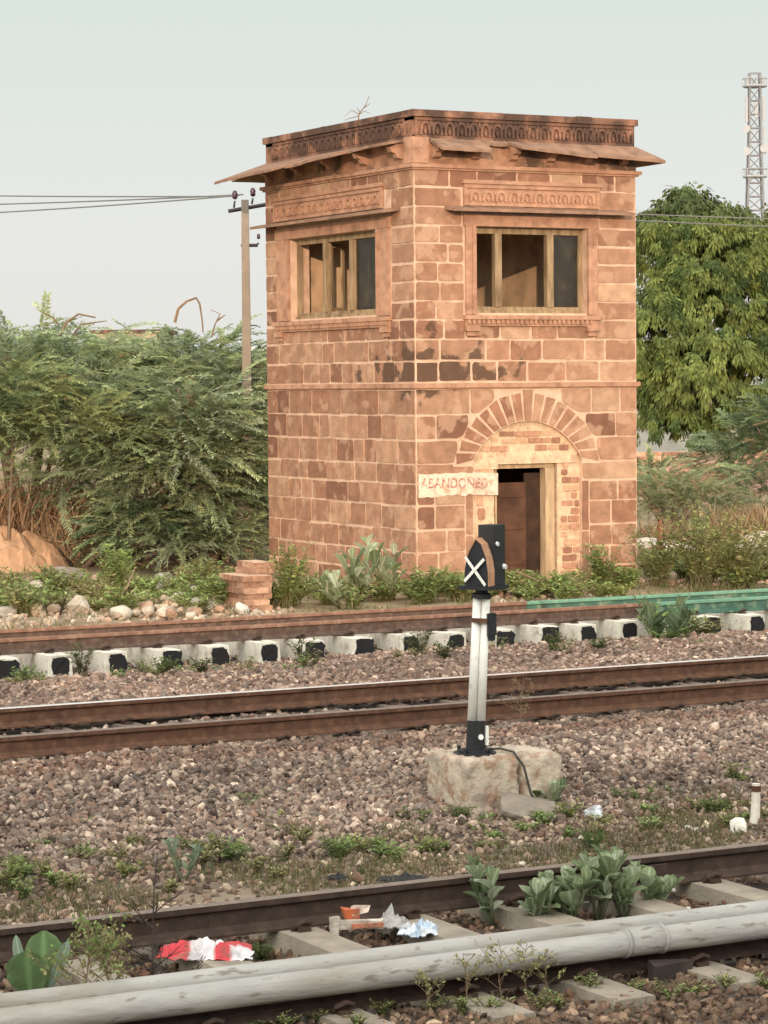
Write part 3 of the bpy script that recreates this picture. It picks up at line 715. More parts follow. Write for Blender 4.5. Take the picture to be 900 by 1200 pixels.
# painted notice on the wall
b = MB(); g = np.random.default_rng(51)
top = [(u, 1.355+g.uniform(-.012, .012)) for u in np.linspace(.03, 1.0, 14)]; bot = [(u, 1.02+g.uniform(-.03, .02)) for u in np.linspace(1.0, .03, 14)]
fpoly(b, fR, top+bot, .017, .021)
notice = b.build('painted_notice', M['white'], cab, BASE)
b = MB(); fpoly(b, fR, [(1.005, 1.02), (1.46, 1.0), (1.46, 1.34), (1.005, 1.36)], -.03, -.043); b.build('painted_notice_edge', M['white'], notice, BASE)
cu = bpy.data.curves.new('abandoned_text', 'FONT'); cu.body = 'ABANDONED'; cu.size = .225; cu.space_character = 1.02; cu.extrude = .001; cu.offset = .004
to = bpy.data.objects.new('text_tmp', cu); COL.objects.link(to); bpy.context.view_layer.update()
dg = bpy.context.evaluated_depsgraph_get(); me = bpy.data.meshes.new_from_object(to.evaluated_get(dg))
wd = max(v.co.x for v in me.vertices)
for v in me.vertices:
    x, y, z = v.co; v.co = Vector((.07+x*1.18/wd, -.0235-z, 1.145+y*.95-.02*x/wd+.45))
COL.objects.unlink(to); bpy.data.objects.remove(to)
me.materials.clear(); me.materials.append(M['letter'])
lo = bpy.data.objects.new('lettering', me); COL.objects.link(lo); lo.parent = notice

# ------------------------------------------------------------------ signal and its footings
fz = -.42
def rough_block(name, label, x0, x1, y0, y1, z0, z1, m, jit=.02, n=6, seed=1, group=None):
    g = np.random.default_rng(seed); b = MB()
    ax = np.linspace(-1, 1, n+1); V = {}; L = []
    def vid(i, j, k):
        if (i, j, k) not in V:
            p = np.array([x0+(x1-x0)*(ax[i]+1)/2, y0+(y1-y0)*(ax[j]+1)/2, z0+(z1-z0)*(ax[k]+1)/2])
            e_ = sum(t in (0, n) for t in (i, j, k)); c = np.array([(x0+x1)/2, (y0+y1)/2, (z0+z1)/2])
            p = p+g.uniform(-jit, jit, 3)*.5
            if e_ >= 2: p = p+(c-p)*g.uniform(.01, .07)*(e_-1)
            V[(i, j, k)] = len(L); L.append(p)
        return V[(i, j, k)]
    Fs = []
    for a in range(n):
        for c in range(n):
            Fs += [(vid(a, c, 0), vid(a, c+1, 0), vid(a+1, c+1, 0), vid(a+1, c, 0)), (vid(a, c, n), vid(a+1, c, n), vid(a+1, c+1, n), vid(a, c+1, n)),
                   (vid(a, 0, c), vid(a+1, 0, c), vid(a+1, 0, c+1), vid(a, 0, c+1)), (vid(a, n, c), vid(a, n, c+1), vid(a+1, n, c+1), vid(a+1, n, c)),
                   (vid(0, a, c), vid(0, a, c+1), vid(0, a+1, c+1), vid(0, a+1, c)), (vid(n, a, c), vid(n, a+1, c), vid(n, a+1, c+1), vid(n, a, c+1))]
    b.add(np.array(L), Fs); o = b.build(name, m, None, ((x0+x1)/2, (y0+y1)/2, z0), True); return o
M['slabstone'] = mat('grey_slab', (.24, .20, .16), .95, .25, 8, .5, 30)
M['footing'] = mat('stained_footing', (.50, .41, .32), .95, .25, 5, .9, 24, dirt=((.30, .165, .10), 9, .50, .62, .75), dirt2=((.20, .17, .14), 5, .58, .7, .5))
bxl = on_y(547, 930, 16.25)[0]
tag(rough_block('concrete_footing', '', bxl, bxl+.44, 16.25, 16.86, -.5, .03, M['footing'], .020, 14, 2), 'stained concrete footing carrying the shunting signal', 'concrete block')
tag(rough_block('concrete_footing', '', bxl+.475, bxl+.83, 16.28, 16.84, -.5, .02, M['footing'], .020, 14, 3), 'smaller stained concrete footing right of the signal post', 'concrete block')
sl = gp(600, 958, -.43)
o = rough_block('stone_slab', '', -.2, .2, -.14, .14, -.022, .022, M['slabstone'], .010, 8, 4); tag(o, 'flat grey stone slab leaning against the signal footing', 'slab')
o.location = (sl[0]-.05, 16.02, -.34); o.rotation_euler = (R(24), R(12), R(-25))
px, py = bxl+.215, 16.5
sig = thing('shunting_signal', 'disused black and white shunting signal crossed with a white X', 'signal', (px, py, .03))
b = MB(); b.tube([(0, 0, 0), (0, 0, .012)], .155, 24); b.tube([(0, 0, .012), (0, 0, .03)], .12, 24)
for a in range(4): b.tube([(.135*math.cos(a*1.57+.5), .135*math.sin(a*1.57+.5), .012), (.135*math.cos(a*1.57+.5), .135*math.sin(a*1.57+.5), .05)], .014, 6)
b.build('base_plate', M['signalblack'], sig)
RTH = np.array([RT[0], RT[1], 0]); RTH /= np.linalg.norm(RTH)
o1, o2 = -RTH*.032, RTH*.032
LEAN = RTH*.055
def up(o_, z): return o_+LEAN*z/1.1+np.array([0, 0, z])
b = MB(); b.tube([up(o1, .24), up(o1, 1.13)], [.034, .031], 14); b.build('post', M['signalwhite'], sig, smooth=True)
b = MB(); b.tube([up(o2, .24), up(o2, 1.13)], [.034, .031], 14); b.build('conduit', M['signalwhite'], sig, smooth=True)
b = MB(); b.tube([up(np.zeros(3), .03), up(np.zeros(3), .24)], [.070, .068], 8)
b.build('boot', M['signalblack'], sig)
b = MB(); q = up(o2*2.6, .06); b.tube([q, q+[0, 0, .14]], .016, 8); b.build('conduit', M['signalwhite'], sig)
b = MB(); q = up(o2*1.1-_u0*0-np.array([FW[0], FW[1], 0])*.08, .13); b.tube([q, q-np.array([FW[0], FW[1], 0])*.02], .02, 8); b.build('bolt', M['signalwhite'], sig)
b = MB()
for z in (.50, .94): pass
q = up(o2*2.2, .93); b.box(q[0]-.035, q[0]+.03, q[1]-.04, q[1]+.04, q[2]-.07, q[2]+.09, jit=.003)
b.box(q[0]-.02, q[0]+.025, q[1]-.03, q[1]+.03, q[2]-.11, q[2]-.07)
b.build('relay_box', M['signalblack'], sig)
b = MB(); b.tube([up(np.zeros(3), .955), up(np.zeros(3), .985)], .068, 12); b.build('clamp', M['rail'], sig)
b = MB(); b.tube([up(np.zeros(3), 1.13), up(np.zeros(3), 1.16), up(np.zeros(3), 1.17), up(np.zeros(3), 1.225)], [.075, .075, .045, .045], 14); b.build('collar', M['signalblack'], sig)
# head, turned to face down the line; local frame: a = across the face, n = out of the face
HA = YAW+math.pi+R(-36)
hn = np.array([math.cos(HA), math.sin(HA), 0]); ha = np.array([-math.sin(HA), math.cos(HA), 0])
ha = -ha if ha @ RTH < 0 else ha
hc = up(np.zeros(3), 1.225)+LEAN*.15
def hp(a, n, z): return hc+ha*a*.86+hn*n*.82+np.array([0, 0, z])
face = [(-.125, .0), (.125, .0), (.125, .10), (.105, .20), (.055, .30), (.0, .335), (-.06, .26), (-.105, .19), (-.125, .10)]
b = MB(); b.prism(np.array([hp(a, .10, z) for a, z in face]), np.array([hp(a, .07, z) for a, z in face])); head = b.build('head', M['signalblack'], sig)
b = MB()
b.prism(np.array([hp(a, -.16, z) for a, z in ((-.035, 0), (.12, 0), (.12, .435), (-.035, .435))]), np.array([hp(a, .02, z) for a, z in ((-.035, 0), (.12, 0), (.12, .435), (-.035, .435))]))
b.build('backing_box', M['signalblack'], head)
rim_o = [(.128, 0), (.130, .10), (.110, .205), (.06, .305), (.0, .345), (-.065, .265), (-.11, .195)]
b = MB()
for i in range(len(rim_o)-1):
    (a0, z0), (a1, z1) = rim_o[i], rim_o[i+1]
    b.prism(np.array([hp(a0, .115, z0), hp(a1, .115, z1), hp(a1, .022, z1), hp(a0, .022, z0)]), np.array([hp(a0*.93, .115, z0-.008), hp(a1*.93, .115, z1-.012), hp(a1*.93, .022, z1-.012), hp(a0*.93, .022, z0-.008)]))
b.build('rim', M['signaltan'], head)
b = MB()
for (a0, z0, a1, z1) in ((-.100, .205, .10, .005), (-.108, .03, .092, .195)):
    p0, p1 = hp(a0, .0, z0), hp(a1, 0, z1); dv = (p1-p0)/np.linalg.norm(p1-p0); sd_ = np.cross(dv, hn)*.0115
    dd = .103 if a1 > .097 else .1055
    b.prism(np.array([p0-sd_, p0+sd_, p1+sd_, p1-sd_])+hn*dd, np.array([p0-sd_, p0+sd_, p1+sd_, p1-sd_])+hn*(dd+.002))
b.build('cross_mark', M['signalwhite'], head)
b = MB(); b.prism(np.array([hp(a, n_, -.03) for a, n_ in ((-.17, .14), (.15, .14), (.15, -.18), (-.17, -.18))]), np.array([hp(a, n_, -.003) for a, n_ in ((-.17, .14), (.15, .14), (.15, -.18), (-.17, -.18))])); b.build('tray', M['signalblack'], head)
for (a, n_, z, r_) in ((.118, -.03, .30, .018), (.125, -.14, .13, .022)):
    b = MB(); b.tube([hp(a-.01, n_, z), hp(a+.018, n_+.0, z-.004)], [r_, r_*.8], 12); b.build('lens', M['lens'], head)  # white discs stand for glints on the box
b = MB(); pts = [(px+.03, py-.06, .06), (px+.14, py-.12, .07), (bxl+.42, 16.3, .05), (bxl+.46, 16.22, -.05), (bxl+.5, 16.19, -.25), (bxl+.56, 16.12, -.40)]
b.tube(pts, .009, 7); tag(b.build('cable', M['rubber'], None, pts[0], True), 'dark cable running from the signal base down between the footings', 'cable')
# old marker stump near the right edge
mp_ = gp(884, 968, -.42)
mk = thing('marker_stump', 'short pale marker stump with a dark red band at right', 'marker post', mp_)
b = MB(); b.tube([(0, 0, 0), (.01, 0, .12), (.015, 0, .30)], [.038, .034, .03], 9); b.build('post', M['wconcrete'], mk)
b = MB(); b.tube([(.014, 0, .245), (.015, 0, .285)], [.036, .036], 9); b.build('band', M['rustdoor'], mk)

# ------------------------------------------------------------------ plants
def unit(a): return a/(np.linalg.norm(a, axis=-1, keepdims=True)+1e-9)
def diamonds(P, D, Nn, L, Wd, bend=.0):
    """leaf-shaped faces: base P, direction D, face normal Nn"""
    D = unit(D); Sd = unit(np.cross(D, Nn)); L = np.asarray(L)[:, None]; Wd = np.asarray(Wd)[:, None]
    return np.stack([P, P+D*L*.5+Sd*Wd*.5, P+D*L, P+D*L*.5-Sd*Wd*.5], 1)
def spray(g, n=22, droop=.35, ll=.16, lw=.032):
    """a feathery twig of unit length along +X"""
    t = np.linspace(.08, 1, n); px_ = t; pz = .12*np.sin(t*2.2)-droop*t**2; py_ = .08*np.sin(t*3+g.uniform(0, 6))
    P = np.stack([px_, py_, pz], -1); Q = []
    for s in (-1, 1):
        D = np.stack([.75+g.uniform(-.2, .2, n), s*(.75+g.uniform(-.25, .25, n)), -.25+g.uniform(-.35, .3, n)], -1)
        Nn = np.stack([g.uniform(-.3, .3, n), g.uniform(-.3, .3, n)+s*.3, np.ones(n)], -1)
        Q.append(diamonds(P, D, Nn, ll*(1-.45*t)*g.uniform(.7, 1.3, n), lw*g.uniform(.7, 1.3, n)))
    D = np.gradient(P, axis=0)
    Q.append(diamonds(P, D, np.tile([0, .3, 1.], (n, 1)), np.full(n, 1.3/n), np.full(n, lw*.5)))
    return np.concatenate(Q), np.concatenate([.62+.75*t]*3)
def place(T, P, az, pit, rollv, s):
    ca, sa = np.cos(az), np.sin(az); cp, sp = np.cos(pit), np.sin(pit); cr, sr = np.cos(rollv), np.sin(rollv)
    z = np.zeros_like(ca); o = np.ones_like(ca)
    Rz = np.stack([np.stack([ca, -sa, z], -1), np.stack([sa, ca, z], -1), np.stack([z, z, o], -1)], 1)
    Ry = np.stack([np.stack([cp, z, -sp], -1), np.stack([z, o, z], -1), np.stack([sp, z, cp], -1)], 1)
    Rx = np.stack([np.stack([o, z, z], -1), np.stack([z, cr, -sr], -1), np.stack([z, sr, cr], -1)], 1)
    A = Rz @ Ry @ Rx
    Q = np.einsum('nij,mkj->nmki', A, T)*s[:, None, None, None]+P[:, None, None, :]
    return Q
def crown_pts(g, lobes, n, inner=.5):
    out = []; nor = []
    vol = np.array([a*b_*c for _, (a, b_, c) in lobes])**.75; cnt = (n*vol/vol.sum()).astype(int)
    for (c, r_), k in zip(lobes, cnt):
        d = unit(g.normal(size=(k, 3))); d[:, 2] = np.where(d[:, 2] < -.35, -d[:, 2], d[:, 2])
        rr = 1-(1-inner)*g.random(k)**1.6
        out.append(np.array(c)+d*rr[:, None]*np.array(r_)); nor.append(unit(d/np.array(r_)))
    return np.concatenate(out), np.concatenate(nor)
def feather_tree(name, label, base, lobes, n, pal, seed, size=(.55, 1.0), stems=9, group=None, cat='tree', droop=.35, leaf=(.17, .036), inner=.5, trunk_r=.07, pitch=.5, zmin=None, nleaf=22):
    g = np.random.default_rng(seed); base = np.asarray(base, float)
    t = thing(name, label, cat, base, group)
    P, Nn = crown_pts(g, lobes, n, inner)
    if zmin is not None: P[:, 2] = np.maximum(P[:, 2], zmin+g.uniform(0, .4, len(P)))
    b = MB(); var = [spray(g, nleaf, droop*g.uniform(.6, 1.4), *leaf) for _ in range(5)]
    pick = g.integers(0, 5, len(P)); pal = np.array(pal)
    az = np.arctan2(Nn[:, 1], Nn[:, 0])+g.normal(0, .5, len(P)); pit = np.arcsin(np.clip(Nn[:, 2], -1, 1))*pitch+g.normal(0, .22, len(P))
    s = g.uniform(*size, len(P)); ro = g.normal(0, .4, len(P))
    clump = noise2(P[:, 0]*1.1+seed, P[:, 2]*1.3+P[:, 1])*.5+.5
    ci = np.clip((clump*.7+g.random(len(P))*.4)*len(pal), 0, len(pal)-1).astype(int)
    cs = pal[ci]*g.uniform(.75, 1.25, (len(P), 1))
    dead = g.random(len(P)) < .025; cs[dead] = np.array([.30, .215, .13])*g.uniform(.6, 1.1, (dead.sum(), 1)); s = s*np.where(g.random(len(P)) < .3, .7, 1.0)
    for k in range(5):
        i = np.where(pick == k)[0]
        if not len(i): continue
        Q = place(var[k][0], P[i], az[i], pit[i], ro[i], s[i]); m = Q.shape[1]
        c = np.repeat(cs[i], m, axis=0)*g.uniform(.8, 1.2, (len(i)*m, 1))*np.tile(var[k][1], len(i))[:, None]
        b.quads(Q.reshape(-1, 4, 3), 0, c)
    b.build('crown', M['leaf'], t, base)
    b = MB()
    cen = np.mean([c for c, _ in lobes], axis=0)
    for k in range(stems):
        tgt = P[g.integers(len(P))]; mid = base*.45+tgt*.55; mid[2] = base[2]+(tgt[2]-base[2])*.7
        st = base+np.append(g.normal(0, .12, 2), -.1); u = np.linspace(0, 1, 7)[:, None]
        b.tube((1-u)**2*st+2*u*(1-u)*mid+u**2*tgt, np.linspace(trunk_r, trunk_r*.2, 7), 6)
    b.build('trunk', M['bark'], t, base, True)
    return t
MESQ = [(.195, .245, .145), (.25, .31, .175), (.32, .38, .205), (.30, .345, .225), (.37, .42, .22)]
MDRK = [(.10, .15, .08), (.13, .185, .10), (.16, .22, .11)]
def lobe(x, y, D, rx, rz, ry=None):
    """crown lobe centred behind pixel x, y at distance D, with radii in metres"""
    return (atD(x, y, D), (rx, ry if ry else rx, rz))
def foot(x, D, z=-.45):
    p = atD(x, 452, D); p[2] = z; return p
gm = 'mesquite thicket left of the tower'
kw = dict(group=gm, pitch=.3, droop=.28, size=(.6, 1.15))
feather_tree('mesquite_tree', 'tall mesquite at the left edge with its crown top against the sky', foot(30, 49), [lobe(20, 462, 49, 2.2, 1.15), lobe(85, 465, 50, 1.7, 1.15), lobe(-60, 485, 49, 2.2, 1.2)], 1400, MESQ, 101, **kw)
feather_tree('mesquite_tree', 'broad mesquite in the middle of the thicket, below the skyline gap', foot(150, 50), [lobe(150, 490, 50, 2.0, 1.3), lobe(205, 495, 48.5, 1.7, 1.3), lobe(125, 505, 47, 1.5, 1.0), lobe(160, 560, 46.5, 1.6, 1.1)], 1600, MESQ, 102, **kw)
feather_tree('mesquite_tree', 'mesquite hiding the foot of the utility pole beside the tower', foot(255, 47), [lobe(240, 478, 49, 1.35, 1.3), lobe(262, 510, 47.5, .9, 1.3), lobe(300, 500, 53, 1.0, 1.3), lobe(225, 530, 46, 1.25, 1.2)], 1350, MESQ, 103, **kw)
kw['size'] = (.5, .95)
feather_tree('mesquite_tree', 'low spreading mesquite whose boughs droop to the rubble by the steps', foot(235, 46.5), [lobe(215, 575, 46.5, 1.3, 1.0), lobe(265, 610, 46.5, .7, 1.0), lobe(170, 550, 47, 1.1, .8), lobe(215, 640, 46, 1.0, .5), lobe(270, 560, 47.5, .7, 1.1), lobe(165, 630, 46, .7, .4), lobe(275, 650, 46.3, .55, .45)], 1700, MESQ, 104, zmin=-.3, **kw)
feather_tree('mesquite_tree', 'yellowish mesquite at the left edge above the dry brush', foot(10, 45), [lobe(15, 475, 45.5, 1.0, .6), lobe(75, 510, 45, 1.1, .5), lobe(-50, 490, 45, 1.0, .6)], 700, [(.20, .25, .11), (.25, .28, .12), (.18, .23, .11)], 105, stems=2, trunk_r=.035, **kw)
feather_tree('mesquite_tree', 'dark mesquite squeezed between the pole and the tower wall', foot(305, 56), [lobe(306, 510, 56, .9, 1.7), lobe(290, 490, 58, 1.2, 1.3)], 700, MDRK, 106, **kw)
feather_tree('mesquite_tree', 'small dark mesquite low behind the dirt mound', foot(100, 46.5), [lobe(165, 625, 46, .7, .5)], 230, MDRK, 107, zmin=-.35, **kw)
# right side
NEEM = [(.065, .10, .032), (.12, .16, .05), (.165, .205, .06), (.20, .24, .07)]
def drooping_tree(name, label, base, lobes, n, pal, seed, size, nl, lw, trunk=.2, lump=.16):
    g = np.random.default_rng(seed); base = np.asarray(base); t = thing(name, label, 'tree', base)
    P, Nn = crown_pts(g, lobes, n, .80); pal = np.array(pal); b = MB()
    P = P+Nn*(lump*2*noise2(P[:, 0]*.9+P[:, 1]*.5, P[:, 2]*1.1+seed))[:, None]
    m = nl; k = len(P)
    # each clump: a tuft of leaflets hanging like a tassel from a short twig
    off = unit(g.normal(size=(k, m, 3)))*g.uniform(0, 1, (k, m, 1))**.6
    off = off*np.array([.42, .42, .5])*size
    cs = size*g.uniform(.6, 1.3, (k, 1, 1))/size
    Pp = P[:, None]+off*cs+Nn[:, None]*size*.25
    D = np.array([0, 0, -1.0])+off/size*1.1+g.normal(0, .22, (k, m, 3))+Nn[:, None]*.35
    nn = Nn[:, None]+g.normal(0, .4, (k, m, 3))
    Q = diamonds(Pp.reshape(-1, 3), D.reshape(-1, 3), nn.reshape(-1, 3), g.uniform(.5, 1.1, k*m)*size*.62, g.uniform(.7, 1.2, k*m)*lw)
    ci = np.clip((g.random(k)*.75+(noise2(P[:, 0]*.8, P[:, 2]*.9+P[:, 1]*.6)*.5+.5)*.35)*len(pal), 0, len(pal)-1).astype(int)
    c = np.repeat(pal[ci]*g.uniform(.8, 1.2, (k, 1)), m, axis=0)*g.uniform(.75, 1.2, (k*m, 1))
    b.quads(Q, 0, c); b.build('crown', M['leaf'], t, base)
    b = MB(); cen = np.mean([c_ for c_, _ in lobes], axis=0)
    b.tube([base-[0, 0, .2], base*.6+cen*.4, cen], [trunk, trunk*.8, trunk*.5], 8)
    for q in range(14):
        tg = P[g.integers(k)]; s0 = base*.5+cen*.5; b.tube([s0, s0*.5+tg*.5+[0, 0, .4], tg], [trunk*.5, trunk*.3, .03], 5)
    b.build('trunk', M['bark'], t, base, True); return t
drooping_tree('neem_tree', 'large bright green tree with drooping foliage right of the tower', foot(850, 85, -.5), [lobe(835, 360, 85, 2.3, 2.4), lobe(775, 410, 84, 1.5, 2.3), lobe(895, 360, 86, 2.2, 2.2), lobe(840, 450, 83.5, 2.4, 1.6), lobe(930, 440, 84, 2.2, 1.9), lobe(790, 310, 86, 1.3, 1.2), lobe(770, 470, 85, 1.3, 1.3), lobe(800, 500, 83, 1.3, .8), lobe(880, 500, 83, 1.6, .8)], 2300, NEEM, 111, .46, 44, .075, lump=.32)
drooping_tree('broadleaf_tree', 'darker green tree rising behind the bright drooping tree', foot(815, 104, -.5), [lobe(803, 262, 104, 1.5, 1.5), lobe(790, 300, 104, 2.0, 1.5), lobe(835, 275, 104, 1.3, 1.0), lobe(762, 285, 104, .9, 1.1), lobe(890, 285, 104, 2.0, 1.1), lobe(800, 232, 104, .55, .6), lobe(849, 262, 104, .6, .7)], 430, [(.07, .10, .04), (.10, .13, .05), (.125, .155, .06)], 112, .55, 26, .13)
feather_tree('mesquite_tree', 'mesquite boughs reaching in from the right edge over the brick wall', foot(930, 64), [lobe(895, 540, 64, 1.35, .8), lobe(945, 520, 64, 1.6, 1.2), lobe(850, 545, 65, .8, .35), lobe(900, 590, 62, .9, .55)], 700, [(.10, .145, .085), (.135, .18, .10), (.17, .22, .11)], 113, (.6, 1.1))
feather_tree('mesquite_tree', 'low grey green mesquite scrub beside the tower wall at right', foot(785, 54), [lobe(780, 590, 54, .9, .5), lobe(820, 600, 54, .9, .45), lobe(760, 570, 56, .6, .5)], 420, [(.15, .195, .11), (.19, .23, .125), (.22, .25, .13)], 114, (.4, .8), zmin=-.2)

def weed(name, label, base, h, sp, stems, nl, ll, lw, pal, seed, group=None, cat='weed', stem_mat='leaf', stem_r=.004, lean=.0, stem_col=(.16, .15, .07)):
    """upright weed: stems fanning from one foot with leaves up their length"""
    g = np.random.default_rng(seed); base = np.asarray(base, float); t = thing(name, label, cat, base, group)
    b = MB(); s = MB(); pal = np.array(pal); u = np.linspace(0, 1, 5)
    for k in range(stems):
        a = g.uniform(0, 6.28); rr = sp*g.random()**.6; hh = h*g.uniform(.55, 1)
        tip = np.array([rr*math.cos(a)+lean, rr*math.sin(a), hh]); mid = np.array([tip[0]*.3, tip[1]*.3, hh*.6]); st = np.append(g.normal(0, sp*.15, 2), -.02)
        pth = ((1-u)**2)[:, None]*st+(2*u*(1-u))[:, None]*mid+(u**2)[:, None]*tip
        s.tube(base+pth, np.linspace(stem_r, stem_r*.4, 5), 4, 0, stem_col, caps=False)
        n = max(2, int(nl*g.uniform(.6, 1.2))); tt = g.uniform(.18, 1.0, n)
        P = ((1-tt)**2)[:, None]*st+(2*tt*(1-tt))[:, None]*mid+(tt**2)[:, None]*tip
        az = g.uniform(0, 6.28, n); D = np.stack([np.cos(az), np.sin(az), g.uniform(-.25, .7, n)], -1)
        Nn = np.stack([-np.cos(az)*.3, -np.sin(az)*.3, np.ones(n)], -1)+g.normal(0, .3, (n, 3))
        c = pal[g.integers(0, len(pal), n)]*g.uniform(.75, 1.25, (n, 1))
        b.quads(diamonds(base+P, D, Nn, ll*g.uniform(.6, 1.25, n), lw*g.uniform(.6, 1.25, n)), 0, c)
    b.build('leaves', M['leaf'], t, base); s.build('stem', M[stem_mat], t, base)
    return t
def big_leaf(mb, P, D, Nn, L, Wd, col, fold=.25, droop=.3):
    """broad curled leaf with a pale midrib"""
    D = unit(D); Sd = unit(np.cross(D, Nn)); U = np.cross(Sd, D)
    tt = np.linspace(0, 1, 14); ww = np.interp(tt, [0, .12, .32, .55, .78, .93, 1.0], [.16, .48, .80, 1.0, .97, .62, .12]); ss = (-1, -.75, -.5, -.25, -.06, .06, .25, .5, .75, 1); ns = len(ss)
    V = []; C = []; wv = rng.uniform(0, 6)
    for t_, w_ in zip(tt, ww):
        c = P+D*L*t_-U*droop*L*t_**2
        for s_ in ss:
            rip = .035*math.sin(t_*17+wv+2*s_)*abs(s_)**2
            V.append(c+Sd*s_*w_*Wd*.5+U*(fold*abs(s_)**1.3*w_*Wd*.5+rip*Wd))
            vein = max(0, math.cos(2*math.pi*(t_*6.5-abs(s_)*1.5)))**3
            C.append(np.array(col)*(1.5 if abs(s_) < .1 else .92+.30*vein)*(1.12 if abs(s_) == 1 else 1))
    Fq = [(i*ns+j, i*ns+j+1, (i+1)*ns+j+1, (i+1)*ns+j) for i in range(13) for j in range(ns-1)]
    mb.add(np.array(V), Fq, 0, np.array(C))
CAL = [(.29, .34, .20), (.34, .39, .25), (.42, .46, .33), (.20, .25, .135), (.14, .18, .09)]
def calotropis(label, base, h, nst, L, Wd, seed, pal=CAL, group=None, pairs=4, sp=.12, name='milkweed'):
    g = np.random.default_rng(seed); base = np.asarray(base, float); t = thing(name, label, 'weed', base, group); b = MB(); s = MB(); pal = np.array(pal)
    for k in range(nst):
        a = g.uniform(0, 6.28); tip = np.array([sp*math.cos(a), sp*math.sin(a), h*g.uniform(.6, 1)]); a0 = g.uniform(0, 3)
        s.tube([base+[0, 0, -.02], base+tip*[.6, .6, .5], base+tip], [.012, .010, .005], 6, 0, (.22, .25, .15))
        for j in range(pairs):
            f = .3+.7*j/max(1, pairs-1); P = base+tip*[f, f, f**.9]; l_ = L*(1-.35*(j == pairs-1)-.15*(j == 0))*g.uniform(.8, 1.15)
            for q in (0, math.pi):
                az = a0+j*1.57+q+g.uniform(-.25, .25); el = .75+.55*f+g.uniform(-.35, .25)
                D = np.array([math.cos(az)*math.cos(el), math.sin(az)*math.cos(el), math.sin(el)]); Nn = np.array([-math.cos(az)*math.sin(el), -math.sin(az)*math.sin(el), math.cos(el)])+g.normal(0, .12, 3)
                big_leaf(b, P, D, Nn, l_, l_*Wd*g.uniform(.85, 1.1), pal[g.integers(len(pal))]*g.uniform(.85, 1.15), g.uniform(.25, .6), g.uniform(-.1, .45))
    b.build('leaves', M['leaf'], t, base, True); s.build('stem', M['leaf'], t, base, True); return t
gk = 'broad leaved milkweeds'
ZA = -.26
for i, (x, y, h, n, L, lab) in enumerate([
    (578, 1086, .32, 4, .115, 'milkweed with small upright leaves at the left end of the clump behind the pipe'),
    (622, 1090, .24, 5, .14, 'low milkweed in the left half of the clump behind the pipe'),
    (664, 1086, .27, 5, .145, 'milkweed in the middle of the clump behind the pipe'),
    (702, 1080, .42, 5, .145, 'tallest milkweed of the clump, its top crossing the dark rail'),
    (732, 1078, .26, 5, .14, 'milkweed right of the tallest one in the clump behind the pipe'),
    (764, 1070, .20, 4, .125, 'milkweed at the right end of the clump beside white paper')]):
    calotropis(lab, gp(x, y, ZA), h, n, L, .66, 200+i, group=gk, sp=.11)
bl = gp(42, 1185, -.33)
t = thing('milkweed', 'large dark milkweed leaves standing over the pipe at the left edge', 'weed', bl, gk)
b = MB(); s = MB(); FH = np.array([FW[0], FW[1], 0])
V0 = bl+np.array([0, 0, .13])
for (sx_, fz_, L, wf, c, tl, hx) in ((-.005, -.10, .235, .90, (.095, .15, .06), -.12, 0.0), (.03, .04, .30, .62, (.15, .23, .10), .04, 0.0), (-.045, .02, .25, .22, (.25, .32, .24), -.25, .04), (.07, -.02, .25, .24, (.25, .32, .24), .42, .03)):
    D = np.array([0, 0, 1.])+RTH*tl; big_leaf(b, V0+RTH*sx_+FH*fz_+[0, 0, hx-.05], D, -FH+RTH*.25*np.sign(tl), L, L*wf, c, .28, .12)
for a in (-.01, .06): s.tube([bl+RTH*.05+[0, 0, -.02], bl+RTH*(a+.02)+[0, 0, .07], V0+RTH*a+FH*-.02], [.012, .011, .008], 6, 0, (.16, .13, .11))
b.build('leaves', M['leaf'], t, bl, True); s.build('stem', M['leaf'], t, bl, True)
calotropis('milkweed growing at the foot of the smaller signal footing', gp(638, 955, -.43), .26, 4, .14, .55, 221, group=gk, sp=.14)
calotropis('round leaved plant between the signal footing and the dark rail', gp(695, 1002, -.4), .14, 2, .10, .8, 222, [(.12, .17, .06), (.16, .21, .08)], gk, 3, .06)
calotropis('pale milkweed among the ballast at the lower left', gp(215, 1030, -.41), .22, 3, .12, .5, 223, [(.20, .25, .17), (.25, .29, .2)], gk, 3, .1)
calotropis('milkweed against the tower wall, the left one of the pair behind the rails', gp(398, 712, -.45), .42, 4, .30, .5, 224, group=gk, sp=.28, pairs=3)
calotropis('tall pale milkweed in the middle of the tower wall foot', gp(424, 706, -.45), .85, 4, .32, .55, 225, group=gk, sp=.3)
calotropis('pale milkweed near the tower corner', gp(462, 703, -.45), .78, 3, .32, .5, 226, group=gk, sp=.3)
calotropis('large milkweed sprouting in the gap between brown and green rails', gp(782, 752, -.3), .42, 6, .22, .42, 227, [(.12, .165, .085), (.16, .21, .11), (.19, .24, .14)], gk, sp=.32)
calotropis('pale topped milkweed among the bushes at the right', gp(815, 660, -.45), .95, 3, .26, .45, 228, [(.22, .26, .16), (.16, .2, .11)], gk, sp=.3)

